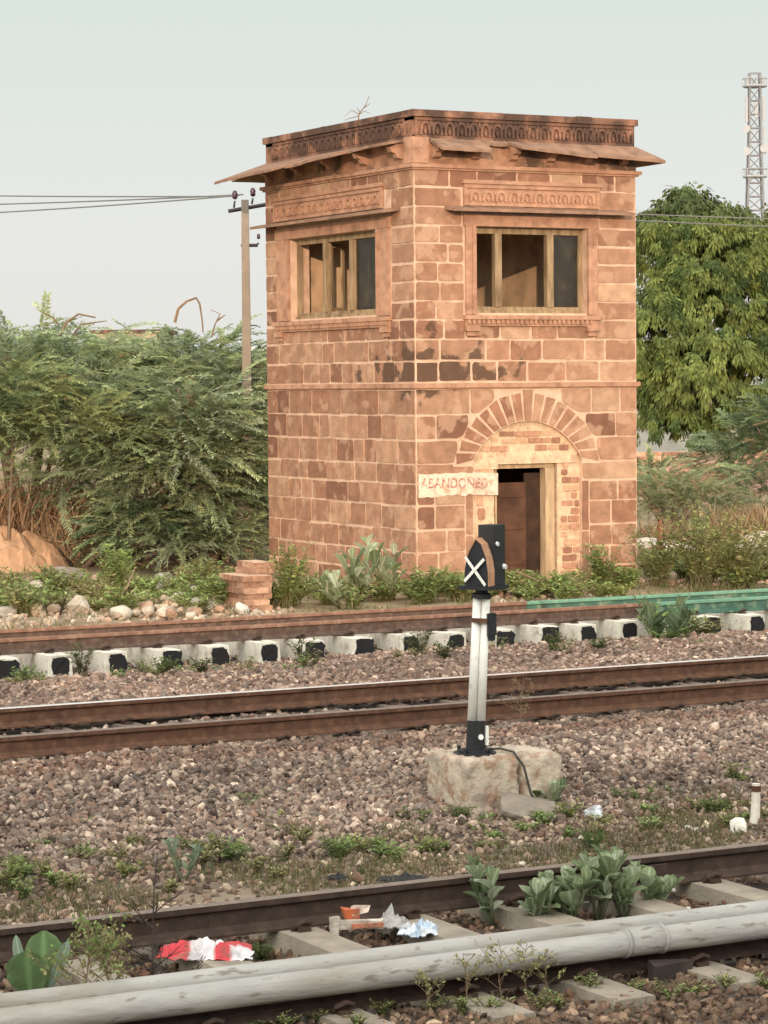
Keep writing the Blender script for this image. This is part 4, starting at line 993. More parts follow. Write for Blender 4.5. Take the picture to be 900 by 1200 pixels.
WG = [(.075, .105, .035), (.10, .135, .045), (.13, .16, .06)]
WD = [(.15, .14, .065), (.19, .165, .085), (.12, .125, .05)]
WY = [(.13, .15, .045), (.17, .18, .06), (.10, .125, .045)]
SG = [tuple(np.array(c)*2.5) for c in WG]; SD = [tuple(np.array(c)*2.1) for c in WD]; SY = [tuple(np.array(c)*2.2) for c in WY]
gw = 'small weeds among the ballast'
small = [(292, 962, .20, .13, 'leafy weed at the upper left of the weedy ballast patch', WG), (350, 985, .12, .22, 'flat spreading weed left of the footing among brown stones', WD), (400, 1008, .13, .16, 'green weed tuft behind the dark rail, left of the black litter', WG), (275, 1010, .10, .14, 'dull weed tuft below the leafy weed at left', WG), (452, 1010, .10, .12, 'small dark weed just left of the black litter', WG), (488, 972, .13, .14, 'weed tuft left of the signal footing', WG), (535, 970, .14, .12, 'green weed close against the left footing', WG), (505, 1005, .12, .14, 'bright weed above the black litter on the rail', WY), (742, 948, .14, .17, 'green weed tuft in the ballast right of the white ball', WG), (12, 1040, .17, .16, 'weed tuft at the left edge beside the dark rail', WY), (835, 955, .10, .12, 'small bluish weed left of the marker stump', WG), (862, 930, .22, .12, 'yellowing weed behind the marker stump', WY), (660, 965, .14, .16, 'yellow green weed between the footing and the white ball', WY), (690, 940, .10, .12, 'low weed just above the white ball', WD), (570, 1000, .08, .16, 'dry low weed below the leaning slab', WD)]
for i, (x, y, h, sp, lab, pal) in enumerate(small):
    weed('weed', lab, gp(x, y, -.43), h*1.15, sp*1.1, 22, 15, .05, .02, [tuple(np.array(c)*1.5) for c in pal], 300+i, gw)
gs = 'weeds between the black ended sleepers'
for i, (x, y, h, sp, lab) in enumerate([(95, 790, .36, .25, 'leafy weed between sleepers near the left edge'), (190, 790, .2, .24, 'low weed in front of sleepers at left'), (235, 788, .17, .2, 'weed sprig right of the low weed before the sleepers'), (352, 775, .26, .2, 'weed between sleepers left of the tower corner'), (492, 768, .30, .24, 'bushy weed between sleepers left of the signal post'), (520, 772, .2, .2, 'weed close to the signal post, before the sleepers'), (648, 765, .25, .22, 'weed against sleepers right of the signal post'), (700, 762, .15, .2, 'low weed between sleepers before the rail gap')]):
    weed('weed', lab, gp(x, y, -.3), h, sp, 18, 12, .06, .025, WG if i % 2 else WD+WG, 330+i, gs)
for i, (x, y, h, sp, lab, pal) in enumerate([(768, 748, .45, .3, 'leafy weed filling the left of the gap between brown and green rails', SG), (800, 752, .4, .34, 'bushy weed below the green rail, right of the large milkweed', SG), (825, 750, .28, .3, 'low weed trailing right under the green rail', SD), (782, 758, .22, .3, 'weed at the foot of the large milkweed by the green rail', SG)]):
    weed('weed', lab, gp(x, y, -.36), h, sp, 30, 16, .075, .034, pal, 345+i, gs)
for i in range(16):
    x = 300+i*40+rng.uniform(-12, 12); y = 1192-(x-450)*.1+rng.uniform(-6, 16)
    if x > 905: continue
    weed('weed', 'tiny dusty weed in the stones in front of the grey pipe', gp(x, y, -.2), rng.uniform(.04, .1), rng.uniform(.05, .13), 16, 10, .026, .011, SD+SG, 1020+i, 'tiny weeds in front of the pipe')
# bushes on the strip behind the far rails
gb = 'scrub along the foot of the tower'
scrub = [(338, 712, .95, .38, SY+SG, 'rampant bush growing on the brick steps'), (500, 708, .55, .45, SG, 'bush at the near corner of the tower'), (535, 706, .45, .4, SG, 'low bush below the painted notice'), (610, 700, .40, .5, SG+SD, 'bush below the left side of the doorway'), (655, 698, .38, .5, SG, 'bush across the doorway sill'), (706, 696, .78, .34, SG, 'tall leafy bush against the wall right of the door'), (735, 693, .4, .3, SG, 'small bush at the right corner of the tower'), (775, 688, 1.0, .6, SG+SD, 'bush just past the right corner of the tower'), (820, 690, 1.45, .8, SY+SD, 'big yellow green bush right of the tower behind the green rails'), (865, 688, 1.2, .75, SY+SD, 'yellow green bush near the right edge behind the green rails'), (905, 684, .8, .6, SY+SD, 'bush cut by the right edge above the green rail'),
         (30, 712, .45, .6, SG, 'pale scrub at the left edge by the rubble'), (65, 700, .5, .5, SG+SD, 'scrub over the rubble below the dirt mound'), (135, 700, .85, .4, SG, 'upright scrub between the two piles of rubble'), (262, 712, .5, .4, SG, 'scrub just left of the brick steps'), (240, 700, .6, .4, SG+SD, 'scrub behind the rubble, left of the steps'), (395, 700, .25, .5, SG+SD, 'low scrub between the steps and the milkweeds')]
for i, (x, y, h, sp, pal, lab) in enumerate(scrub):
    weed('bush', lab, gp(x, y, -.45), h, sp, 38 if h < 1.1 else 60, 26, .10, .042, pal, 360+i, gb, 'bush', stem_r=.007)
g0 = np.random.default_rng(91)
for i in range(30):
    x = 318+(i*14.2) % 425; x += g0.uniform(-8, 8); y = g0.uniform(696, 712)-max(0, x-500)*.028
    if 735 < x < 760 or (580 < x < 650 and y < 690): y += 6
    weed('scrub', 'low scrub in the unbroken green fringe behind the far rails', gp(x, y, -.45), g0.uniform(.2, .42), .42, 26, 16, .085, .035, (SG, SD+SG, SY)[i % 3], 700+i, 'green fringe behind the far rails', 'bush', stem_r=.006)
for i in range(34):
    x = g0.uniform(-10, 300); y = g0.uniform(690, 722)
    weed('scrub', 'low scrub scattered through the rubble left of the steps', gp(x, y, -.45), g0.uniform(.18, .45), .38, 26, 14, .10, .04, (SG, SD+SG, SD)[i % 3], 760+i, 'scrub among the rubble', 'bush', stem_r=.006)
for i in range(16):
    x = g0.uniform(755, 915); y = g0.uniform(664, 690)
    weed('scrub', 'low scrub on the bank right of the tower', gp(x, y, -.45), g0.uniform(.3, .6), .5, 30, 18, .11, .045, (SG, SD+SY, SD+SY)[i % 3], 800+i, 'scrub on the right bank', 'bush', stem_r=.007)
for i in range(24):
    x = g0.uniform(0, 900); y = 772-(x-450)*.052+g0.uniform(6, 16)
    weed('weed', 'spindly weed sprig growing among the black ended sleepers', gp(x, y, -.38), g0.uniform(.12, .3), g0.uniform(.1, .22), 16, 10, .05, .02, (SD+SG, SG, SD)[i % 3], 900+i, 'weed sprigs among the sleepers')
for i in range(75):
    x = g0.uniform(-10, 910); y = g0.normal(985, 22)-(x-450)*.05
    if 510 < x < 665 and y < 965: continue
    weed('weed', 'tiny weed or dry sprig in the stony dip behind the dark rail', gp(x, y, -.42), g0.uniform(.06, .14), g0.uniform(.07, .17), 18, 11, .038, .015, (SG, SD, SD+SY)[i % 3], 940+i, 'tiny weeds in the stony dip')
# dry and twiggy plants
def twiggy(name, label, base, h, seed, m='twigdark', nb=7, leaves=40, ll=.02, lw=.012, pal=WD, r_=.0045, spread=.35, lean=0, group=None):
    g = np.random.default_rng(seed); base = np.asarray(base, float); t = thing(name, label, 'dry plant', base, group); s = MB(); b = MB(); pal = np.array(pal)
    pth = [base+np.array([lean*f+.02*h*g.normal(), .02*h*g.normal(), h*f]) for f in np.linspace(0, 1, 6)]; pth[0] = base-[0, 0, .02]
    s.tube(pth, np.linspace(r_, r_*.4, 6), 5); ends = [pth[-1]]; pts = list(pth[2:])
    for k in range(nb):
        f = g.uniform(.25, .9); i = int(f*5); q0 = pth[i]*(1-(f*5-i))+pth[i+1]*(f*5-i); a = g.uniform(0, 6.28); L = h*spread*g.uniform(.5, 1.1)*(1.2-f)
        q2 = q0+np.array([math.cos(a)*L, math.sin(a)*L, L*g.uniform(.4, 1.1)]); q1 = (q0+q2)/2+g.normal(0, L*.12, 3)
        s.tube([q0, q1, q2], [r_*.6, r_*.45, r_*.25], 4); pts += [q1, q2, (q1+q2)/2]
        for z in range(2):
            a += g.uniform(-1, 1); q3 = q1+np.array([math.cos(a)*L*.5, math.sin(a)*L*.5, L*g.uniform(.1, .6)]); s.tube([q1, q3], [r_*.4, r_*.2], 4); pts += [q3, (q1+q3)/2]
    s.build('stem', M[m], t, base)
    if leaves:
        P = np.array(pts)[g.integers(0, len(pts), leaves)]+g.normal(0, h*.02, (leaves, 3)); D = g.normal(size=(leaves, 3)); Nn = g.normal(size=(leaves, 3))+[0, 0, 1]
        b.quads(diamonds(P, D, Nn, ll*g.uniform(.5, 1.3, leaves), lw*g.uniform(.5, 1.3, leaves)), 0, pal[g.integers(0, len(pal), leaves)]*g.uniform(.7, 1.3, (leaves, 1))); b.build('leaves', M['leaf'], t, base)
    return t
twiggy('dry_plant', 'tall dark stemmed dry plant in front of the pipe, left of the red bag', gp(177, 1215, -.33), .86, 401, nb=10, leaves=26, lean=.02, r_=.006)
twiggy('dry_plant', 'small leaved straggly plant right of the big dark leaves', gp(108, 1212, -.2), .55, 402, 'twig', 20, 620, .026, .016, SD+SG, .004, .5)
twiggy('dry_plant', 'second straggly plant beside the big dark leaves', gp(128, 1200, -.2), .42, 403, 'twig', 18, 420, .026, .016, SD, .004, .55)
twiggy('dry_plant', 'dark branching twig before the pipe below the red bag', gp(212, 1212, -.33), .36, 404, nb=8, leaves=12, lean=.12)
twiggy('dry_plant', 'brown seeding plant beside the signal post', gp(612, 868, -.25), .55, 405, 'twig', 12, 130, .028, .02, [(.26, .18, .11), (.2, .14, .09)], .004, .5)
for i, (x, y, h) in enumerate([(545, 1182, .26), (585, 1180, .32), (615, 1172, .27), (500, 1188, .2), (640, 1167, .22)]):
    twiggy('dry_plant', ['dry sprig below the pipe, left of the middle', 'tallest dry sprig below the pipe near the middle', 'dry sprig below the pipe, just right of the tallest', 'dry sprig nearest the left end of the pipe shadow row', 'dry sprig below the pipe, last of the row before the collar'][i], gp(x, y, -.2), h, 410+i, 'twig', 12, 80, .022, .014, SD, .003, .6, group='dry sprigs along the pipe')
weed('weed', 'yellow green broad leaved weed on the dark rail at lower left', gp(278, 1100, -.3), .20, .08, 5, 6, .085, .042, WY, 420)
weed('weed', 'feathery dark green weed behind the pipe beside the red bag', gp(306, 1138, -.33), .20, .06, 14, 22, .035, .012, WG, 421)
weed('weed', 'dry straw tuft between the red bag and the sleeper', gp(290, 1105, -.33), .17, .09, 14, 3, .05, .008, [(.32, .23, .13)], 422, stem_mat='twig')
weed('weed', 'dark weed in the shade below the pipe at lower left', gp(318, 1192, -.33), .09, .09, 10, 10, .04, .02, WG, 423)
weed('weed', 'low weed along the bottom edge in front of the pipe', gp(240, 1205, -.33), .1, .18, 14, 12, .03, .014, WD+WG, 424)
weed('weed', 'mossy weed at the bottom right corner', gp(790, 1195, -.33), .06, .25, 16, 14, .03, .014, WD+WG, 425)
# dry brush behind the mound
def straw(name, label, base, w_, h, n, seed, col=(.34, .22, .13)):
    g = np.random.default_rng(seed); base = np.asarray(base, float); t = thing(name, label, 'dry brush', base); b = MB()
    P = base+np.stack([g.normal(0, w_*.45, n), g.normal(0, w_*.3, n), g.uniform(-.05, h*.4, n)], -1); D = g.normal(0, .55, (n, 3))+[0, 0, 1]
    b.quads(diamonds(P, D, g.normal(size=(n, 3)), h*g.uniform(.4, .9, n), np.full(n, .022)*g.uniform(.6, 1.3, n)), 0, np.array(col)*g.uniform(.6, 1.3, (n, 1))); b.build('stalks', M['straw'], t, base); return t
straw('dry_brush', 'heap of brown dry brush behind the dirt mound', foot(40, 49), 2.6, 1.7, 3200, 431, (.36, .23, .14))
straw('dry_brush', 'brown dry brush right of the dirt mound under the mesquites', foot(110, 47.0), 1.1, 1.1, 1000, 432, (.33, .22, .13))
straw('dry_brush', 'dry grass bank at the right edge behind the bushes', foot(885, 53), 1.2, .75, 1200, 433, (.30, .21, .12))
straw('dry_brush', 'dry grass beside the tower wall at right', foot(775, 50), .7, .6, 500, 434, (.28, .19, .12))

# ground grass
g = np.random.default_rng(77); b = MB()
def grass(xr, yr, n, h, pal, sel):
    X = g.uniform(*xr, n); Y = g.uniform(*yr, n); ok = sel(X, Y); X, Y = X[ok], Y[ok]; k = len(X)
    xs, ys, _ = proj_many(X, Y); ok = (xs > -80) & (xs < 980); X, Y = X[ok], Y[ok]; k = len(X)
    P = np.stack([X, Y, gz(X, Y)], -1); D = g.normal(0, .6, (k, 3))+[0, 0, 1.]; pal = np.array(pal)
    b.quads(diamonds(P, D, g.normal(size=(k, 3)), h*g.uniform(.4, 1.3, k), np.full(k, h*.09)), 0, pal[g.integers(0, len(pal), k)]*g.uniform(.7, 1.25, (k, 1)))
grass((3, 14), (13.0, 16.2), 60000, .075, WD+[(.24, .19, .11)]*2+WG[:1], lambda X, Y: noise2(X*1.5, Y*1.7)+.8*(1-abs(Y-14.6)/1.3) > .45)
grass((3, 11), (8.8, 10.4), 9000, .05, WD+[(.2, .16, .09)], lambda X, Y: noise2(X*2, Y*2) > .15)
grass((8, 45), (29.4, 36), 16000, .16, WD+WG+[(.26, .2, .11)], lambda X, Y: noise2(X*.9, Y*.9) > -.1)
grass((10, 60), (36, 60), 26000, .22, WD+WG+[(.28, .2, .11)]*2, lambda X, Y: (noise2(X*.5, Y*.5) > -.25) & ~((X > CX) & (X < CX+CW) & (Y < CY+CL)))
o = b.build('grass', M['leaf']); kind(o, 'stuff'); tag(o, 'short dry and green grass among the stones', 'grass')

# ------------------------------------------------------------------ rubble, mound, steps, walls
def rock(name, label, p, size, seed, col=(.5, .42, .34), group=None, m='rock', sub=2, cat='stone', flat=(1, 1, .7), rough=.22):
    g = np.random.default_rng(seed); v, f = ico(); v = v.copy(); f = [tuple(t) for t in f]
    for _ in range(sub):
        cache = {}; V = [tuple(x) for x in v]; nf = []
        def midp(a, c):
            k = (min(a, c), max(a, c))
            if k not in cache:
                q = (np.array(V[a])+np.array(V[c])); cache[k] = len(V); V.append(tuple(q/np.linalg.norm(q)))
            return cache[k]
        for (a, c, d) in f:
            x, y, z = midp(a, c), midp(c, d), midp(d, a); nf += [(a, x, z), (c, y, x), (d, z, y), (x, y, z)]
        v = np.array(V); f = nf
    o_ = g.uniform(0, 50, 3)
    k = 1+rough*(noise2(v[:, 0]*1.3+o_[0], v[:, 1]*1.3+v[:, 2]+o_[1])+.5*noise2(v[:, 0]*3+o_[2], v[:, 2]*3+v[:, 1]*2))
    pl = [unit(g.normal(size=3)) for _ in range(7)]
    for q in pl:
        dd = v @ q; lim = .72; k = np.where(dd*k > lim, lim/np.maximum(dd, .01), k)
    A = v*k[:, None]*np.array(flat)*size
    b = MB(); b.add(A, np.array(f), 0, np.array(col)*(1+.1*g.normal())); o = b.build(name, M[m], None, (0, 0, 0)); o.location = p; o.rotation_euler = (0, 0, g.uniform(0, 6.28))
    return tag(o, label, cat, group)
def mound(name, label, c, rx, ry, h, seed):
    n = 34; u = np.linspace(-1, 1, n); U, V = np.meshgrid(u, u); r2 = np.sqrt(U**2+V**2)
    k = np.clip(1-r2, 0, 1); Z = h*(1-np.exp(-3.2*k))*(1+.28*noise2(U*2.2+seed, V*2.2)+.16*noise2(U*6+seed, V*6))+.09*noise2(U*11, V*11+seed)*np.minimum(k*6, 1)-.08
    P = np.stack([U*rx, V*ry, Z], -1).reshape(-1, 3); i = np.arange(n-1)[None]+np.arange(n-1)[:, None]*n
    b = MB(); b.add(P, np.stack([i, i+1, i+1+n, i+n], -1).reshape(-1, 4)); o = b.build(name, M['sand']); o.location = c; return tag(o, label, 'mound')
p = gp(12, 672, -.45); mound('dirt_mound', 'mound of orange sandy earth at the left edge', (p[0]-.1, p[1]+.4, -.47), 1.35, 1.1, .86, 5)
g = np.random.default_rng(64); b = MB(); n = 5200
X = g.uniform(6, 30, n); Y = g.uniform(28.75, 35, n); xs_, ys_, _ = proj_many(X, Y); ok = (xs_ > -80) & (xs_ < 980) & (noise2(X*.8, Y*.8) > -.35+.5*(xs_ > 330))
X, Y = X[ok], Y[ok]; k = len(X); s_ = g.uniform(.02, .065, k); RP = np.array([(.34, .27, .20), (.30, .20, .14), (.42, .36, .29), (.25, .20, .15), (.38, .28, .2)])
stones(b, np.stack([X, Y, gz(X, Y)+s_*.3], -1), s_, RP[g.integers(0, 5, k)]*g.uniform(.7, 1.2, (k, 1)), g)
o = b.build('rubble', M['rock']); kind(o, 'stuff'); tag(o, 'small broken stone and brick bits strewn behind the far rails', 'rubble')
gr = 'pale rubble stones behind the far rails'
spec = [(40, 718, .17, (.62, .50, .36), 'cream boulder at left beside the rails, its top orange'), (92, 715, .24, (.60, .53, .44), 'largest pale boulder in the left rubble by the rails'), (70, 682, .42, (.50, .44, .38), 'long flat pale slab below the dirt mound'), (140, 722, .2, (.58, .53, .45), 'white flat stone against the rail, left of the rubble pile'), (170, 716, .17, (.55, .38, .27), 'pinkish stone in the rubble pile'), (232, 713, .2, (.45, .42, .37), 'upright grey stone right of the rubble pile'), (182, 690, .17, (.56, .54, .5), 'round grey stone above the rubble pile'), (192, 682, .2, (.5, .48, .44), 'large grey stone highest in the rubble'), (8, 720, .16, (.5, .46, .4), 'small stone at the left edge by the rail'), (55, 690, .28, (.5, .45, .38), 'grey slab edge among scrub at left'), (283, 716, .14, (.6, .56, .5), 'white stone before the brick steps'), (112, 690, .25, (.48, .36, .27), 'brown slab right of the long pale slab')]
for i, (x, y, s_, c, lab) in enumerate(spec):
    q = gp(x, y, -.42); rock('rubble_stone', lab, (q[0], q[1], -.42+s_*.2), s_*.85, 510+i, tuple(np.array(c)*.7), gr, flat=(1.5, .8, .45) if s_ > .25 and i != 1 else (1.1, .9, .8))
g = np.random.default_rng(61)
for i in range(90):
    x = g.choice([g.uniform(140, 250), g.uniform(0, 290), g.uniform(170, 230)]); y = g.uniform(684, 724); q = gp(x, y, -.42); s_ = g.uniform(.04, .12)
    c = np.array([(.36, .29, .22), (.34, .22, .15), (.44, .38, .31), (.27, .21, .16)])[g.integers(4)]
    rock('rubble_stone', 'small stone in the loose rubble behind the far rails', (q[0], q[1], -.42+s_*.3), s_, 540+i, c, 'small rubble stones', sub=1)
q = gp(866, 980, -.42); rock('white_stone', 'angular white stone beside the marker stump', (q[0], q[1], -.37), .085, 590, (.72, .66, .58), flat=(1.1, .8, .9))
g = np.random.default_rng(62)
gz_ = 'pale stones on the bank at right'
for i, (x, y) in enumerate([(885, 652), (897, 660), (870, 655), (892, 640), (760, 650), (790, 652)]):
    q = gp(x, y, -.45); rock('bank_stone', ['pale flat stone on the right bank', 'palest stone at the right edge of the bank', 'small pale stone left on the right bank', 'upper pale stone of the right bank', 'pale stone beside the tower wall at right', 'pale stone between tower and bushes at right'][i], (q[0], q[1], -.35), .38, 600+i, (.60, .52, .43), gz_, flat=(1.3, .8, .55))
# low brick steps left of the cabin
def brick_pile(name, label, cat, base, courses_, bl_=.23, bw=.11, bh=.075, rz=0, seed=1, cols=((.40, .22, .14), (.46, .27, .18), (.34, .18, .12))):
    g = np.random.default_rng(seed); t = thing(name, label, cat, base, None, rz); b = MB()
    for k, (x0, x1, y0, y1) in enumerate(courses_):
        b.box(x0+.01, x1-.01, y0+.01, y1-.01, k*bh, k*bh+bh-.0005, 0)
        for (side, a, c) in (('f', x0, x1), ('l', y0, y1), ('r', y0, y1), ('t', x0, x1)):
            u = a-(bl_/2 if k % 2 else 0)
            while u < c:
                s0, s1 = max(u+.006, a), min(u+bl_-.006, c)
                if s1-s0 > .04:
                    col = np.array(cols[g.integers(len(cols))])*g.uniform(.8, 1.2); j = g.uniform(0, .012); z0, z1 = k*bh+.006, k*bh+bh-.006
                    if side == 'f': b.box(s0, s1, y0-j, y0+.03, z0, z1, 1, col, .009)
                    elif side == 'l': b.box(x0-j, x0+.03, s0, s1, z0, z1, 1, col, .009)
                    elif side == 'r': b.box(x1-.03, x1+j, s0, s1, z0, z1, 1, col, .009)
                    elif k == len(courses_)-1 or courses_[k+1] != courses_[k]: b.box(s0, s1, y0+.0, y1, z1-.01, z1+.004, 1, col, .003)
                u += bl_
    b.build('brickwork', [M['mortar'], M['brick']], t); return t
sp_ = gp(303, 716, -.45)
brick_pile('brick_steps', 'broken pinkish brick steps at the left foot of the tower', 'steps', (sp_[0], sp_[1]+.1, -.47), [(-.18, .26, 0, .8), (-.17, .22, 0, .8), (-.12, .27, .03, .8), (-.18, .24, 0, .8), (-.15, .27, .02, .8), (-.19, .27, 0, .8), (.06, .42, .25, .8), (.1, .4, .25, .8)], .26, .12, .085, 0, 71, ((.34, .20, .135), (.40, .25, .17), (.27, .15, .10)))
wp = foot(745, 74); we = foot(905, 74)
dx_ = we-wp; L_ = np.linalg.norm(dx_[:2])
brick_pile('brick_wall', 'low red brick boundary wall under the trees at right', 'wall', (wp[0], wp[1], -.6), [(0, L_+2, 0, .25)]*12, .5, .25, .115, math.atan2(dx_[1], dx_[0]), 72, ((.38, .20, .13), (.46, .27, .18), (.28, .15, .10), (.42, .26, .2)))
pw = foot(735, 92); b = MB(); b.box(0, 2.6, 0, .25, 0, 1.55, jit=.01); b.box(-.04, 2.64, -.04, .29, 1.552, 1.62)
o = b.build('plastered_wall', M['palewall']); o.location = pw; o.rotation_euler = (0, 0, YAW-math.pi/2); tag(o, 'whitewashed low wall glimpsed between tower and tree', 'wall')
st = gp(772, 655, -.45); t = thing('broken_post', 'short rusty red post standing among bushes right of the tower', 'post', st)
b = MB(); b.tube([(0, 0, -.05), (.02, 0, .3), (.03, .01, .62)], [.06, .055, .05], 7); b.tube([(.028, .01, .6), (.06, .0, .72)], [.05, .02], 6); b.build('shaft', M['brick'], t)
for a in bpy.data.objects['shaft'].data.color_attributes['tint'].data: a.color = (.26, .10, .065, 1)
# far buildings on the skyline
fb = atD(120, 400, 150); fb[2] = -.5
t = thing('flat_roofed_house', 'distant brown flat roofed house just showing over the thicket', 'house', fb, None, YAW-math.pi/2)
b = MB(); b.box(-.5, 3.6, 0, 6, 0, 6.3); b.build('wall', M['farwall'], t); b = MB(); b.box(-.7, 3.8, -.2, 6.2, 6.302, 6.5); b.build('roof', M['carved'], t)
b = MB(); b.box(.6, 1.6, -.05, -.002, 3.6, 4.9); b.build('window', M['dark'], t)
fb = atD(298, 420, 140); fb[2] = -.5
t = thing('white_house', 'distant whitish house glimpsed between the pole and the tower', 'house', fb, None, YAW-math.pi/2)
b = MB(); b.box(-.2, 2.2, 0, 5, 0, 5.1); b.build('wall', M['palewall'], t); b = MB(); b.box(-.35, 2.35, -.15, 5.15, 5.102, 5.28); b.build('roof', M['palewall'], t)
b = MB(); b.box(.5, 1.4, -.05, -.002, 3, 4.2); b.build('window', M['dark'], t)

# ------------------------------------------------------------------ pole, wires, tower
pb_ = foot(289.5, 46.4); D60 = 46.4
ptop = atD(291.5, 235, 46.4)
up_ = thing('utility_pole', 'slim concrete utility pole with dark insulators left of the tower', 'utility pole', pb_)
H_ = ptop[2]-pb_[2]
b = MB(); b.box(-.12, .12, -.09, .09, -.1, 3); 
V = []
b = MB(); b.prism(np.array([(-.095, -.08, -.2), (.095, -.08, -.2), (.095, .08, -.2), (-.095, .08, -.2)]), np.array([(-.062, -.055, H_), (.062, -.055, H_), (.062, .055, H_), (-.062, .055, H_)])); pl_ = b.build('pole', M['pole'], up_); pl_.rotation_euler = (0, 0, YAW-math.pi/2)
rt = np.array([RTH[0], RTH[1], 0])
def armz(y): return atD(290, y, 46.4)[2]-pb_[2]
b = MB(); z = armz(246); b.tube([-rt*0.295+[0, 0, z-.03], rt*0.48+[0, 0, z+.1]], .034, 4); b.build('crossarm', M['steel'], up_)
b = MB(); z = armz(288); b.tube([-rt*0.078+[0, 0, z], rt*0.217+[0, 0, z]], .03, 4); b.build('crossarm', M['steel'], up_)
for (dx, y0, y1) in ((-.195, 244, 228), (.12, 240, 225), (.21, 287, 277)):
    z0, z1 = armz(y0), armz(y1); b = MB(); q = rt*dx
    b.tube([q+[0, 0, z0], q+rt*.02+[0, 0, z1-.12]], .018, 5)
    s_ = .58 if y0 < 280 else .36
    b.tube([q+rt*.02+[0, 0, z1-.16*s_], q+rt*.02+[0, 0, z1-.11*s_], q+rt*.02+[0, 0, z1-.05*s_], q+rt*.02+[0, 0, z1], q+rt*.02+[0, 0, z1+.1*s_]], [.04*s_, .085*s_, .07*s_, .09*s_, .05*s_], 10); b.build('insulator', M['insul'], up_, smooth=True)
def wire(p, q, sag, r_, label, group):
    u = np.linspace(0, 1, 24)[:, None]; P = p*(1-u)+q*u; P[:, 2] -= sag*4*(u*(1-u))[:, 0]
    b = MB(); b.tube(P, r_, 5); tag(b.build('overhead_wire', M['wire'], None, p), label, 'wire', group)
gwi = 'overhead wires left of the pole'
wire(atD(276, 230, 46.4), atD(-420, 216, 66), .1, .013, 'upper overhead wire running left from the pole', gwi)
wire(atD(285, 228, 46.4), atD(-420, 240, 62), .12, .013, 'middle overhead wire running left from the pole', gwi)
wire(atD(280, 229, 46.4), atD(-420, 262, 58), .12, .013, 'lowest overhead wire running left from the pole', gwi)
gwr = 'overhead wires right of the tower'
wire(atD(700, 249, 70), atD(1200, 262, 70), .05, .016, 'upper overhead wire crossing the trees right of the tower', gwr)
wire(atD(700, 256, 70), atD(1200, 274, 70), .05, .016, 'lower overhead wire crossing the trees right of the tower', gwr)
# cell tower
DT = 260.; tb = foot(885, DT); sc_ = DT/F_PX
tw = thing('cell_tower', 'tall lattice mobile phone tower far behind the trees at right', 'tower', tb)
def tz(y): return atD(885, y, DT)[2]-tb[2]
fwh = np.array([FW[0], FW[1], 0]); fwh /= np.linalg.norm(fwh)
def leg_at(k, z):
    w_ = (.5+.9*max(0, (tz(140)-z)/tz(140)))
    a = ((-1, -1), (1, -1), (1, 1), (-1, 1))[k]; return rt*a[0]*w_+fwh*a[1]*w_+np.array([0, 0, z])
zt = tz(88); zs = np.linspace(0, zt, 26)
b = MB()
for k in range(4): b.tube([leg_at(k, z) for z in zs[::5]], .10, 5)
for i in range(len(zs)-1):
    for k in range(4):
        b.tube([leg_at(k, zs[i]), leg_at((k+1) % 4, zs[i+1])], .055, 4); b.tube([leg_at(k, zs[i+1]), leg_at((k+1) % 4, zs[i+1])], .05, 4)
b.build('mast', M['tower'], tw)
for y in (103, 208):
    z = tz(y); b = MB(); w_ = 1.15
    b.tube([rt*w_*math.cos(a)+fwh*w_*math.sin(a)+[0, 0, z] for a in np.linspace(0, 6.283, 9)], .10, 4); b.tube([rt*w_*1.05*math.cos(a)+fwh*w_*1.05*math.sin(a)+[0, 0, z+.75] for a in np.linspace(0, 6.283, 9)], .04, 4)
    for a in np.linspace(0, 6.283, 9)[:-1]: b.tube([rt*w_*math.cos(a)+fwh*w_*math.sin(a)+[0, 0, z], rt*w_*1.05*math.cos(a)+fwh*w_*1.05*math.sin(a)+[0, 0, z+.75]], .04, 4)
    for a in (0, 1.57): b.tube([rt*w_*math.cos(a)+fwh*w_*math.sin(a)+[0, 0, z], -rt*w_*math.cos(a)-fwh*w_*math.sin(a)+[0, 0, z]], .08, 4)
    b.build('platform', M['towerlt'], tw)
for (dx, y0, y1) in ((-.85, 116, 145), (.85, 116, 143), (-.75, 92, 103), (.8, 92, 103), (.9, 150, 165), (.1, 122, 140), (.95, 168, 182)):
    b = MB(); q = rt*dx-fwh*.4; z0, z1 = tz(y1), tz(y0); b.prism(np.array([q+rt*s_*.13+fwh*f_*.1+[0, 0, z0] for s_, f_ in ((-1, -1), (1, -1), (1, 1), (-1, 1))]), np.array([q+rt*s_*.13+fwh*f_*.1+[0, 0, z1] for s_, f_ in ((-1, -1), (1, -1), (1, 1), (-1, 1))])); b.build('antenna', M['towerlt'], tw)
for (dx, y) in ((-.95, 153), (-.9, 179), (.8, 176)):
    b = MB(); q = rt*dx-fwh*.5+[0, 0, tz(y)]; b.tube([q, q-fwh*.15, q-fwh*.3], [.12, .36, .40], 12); b.build('dish', M['towerlt'], tw)

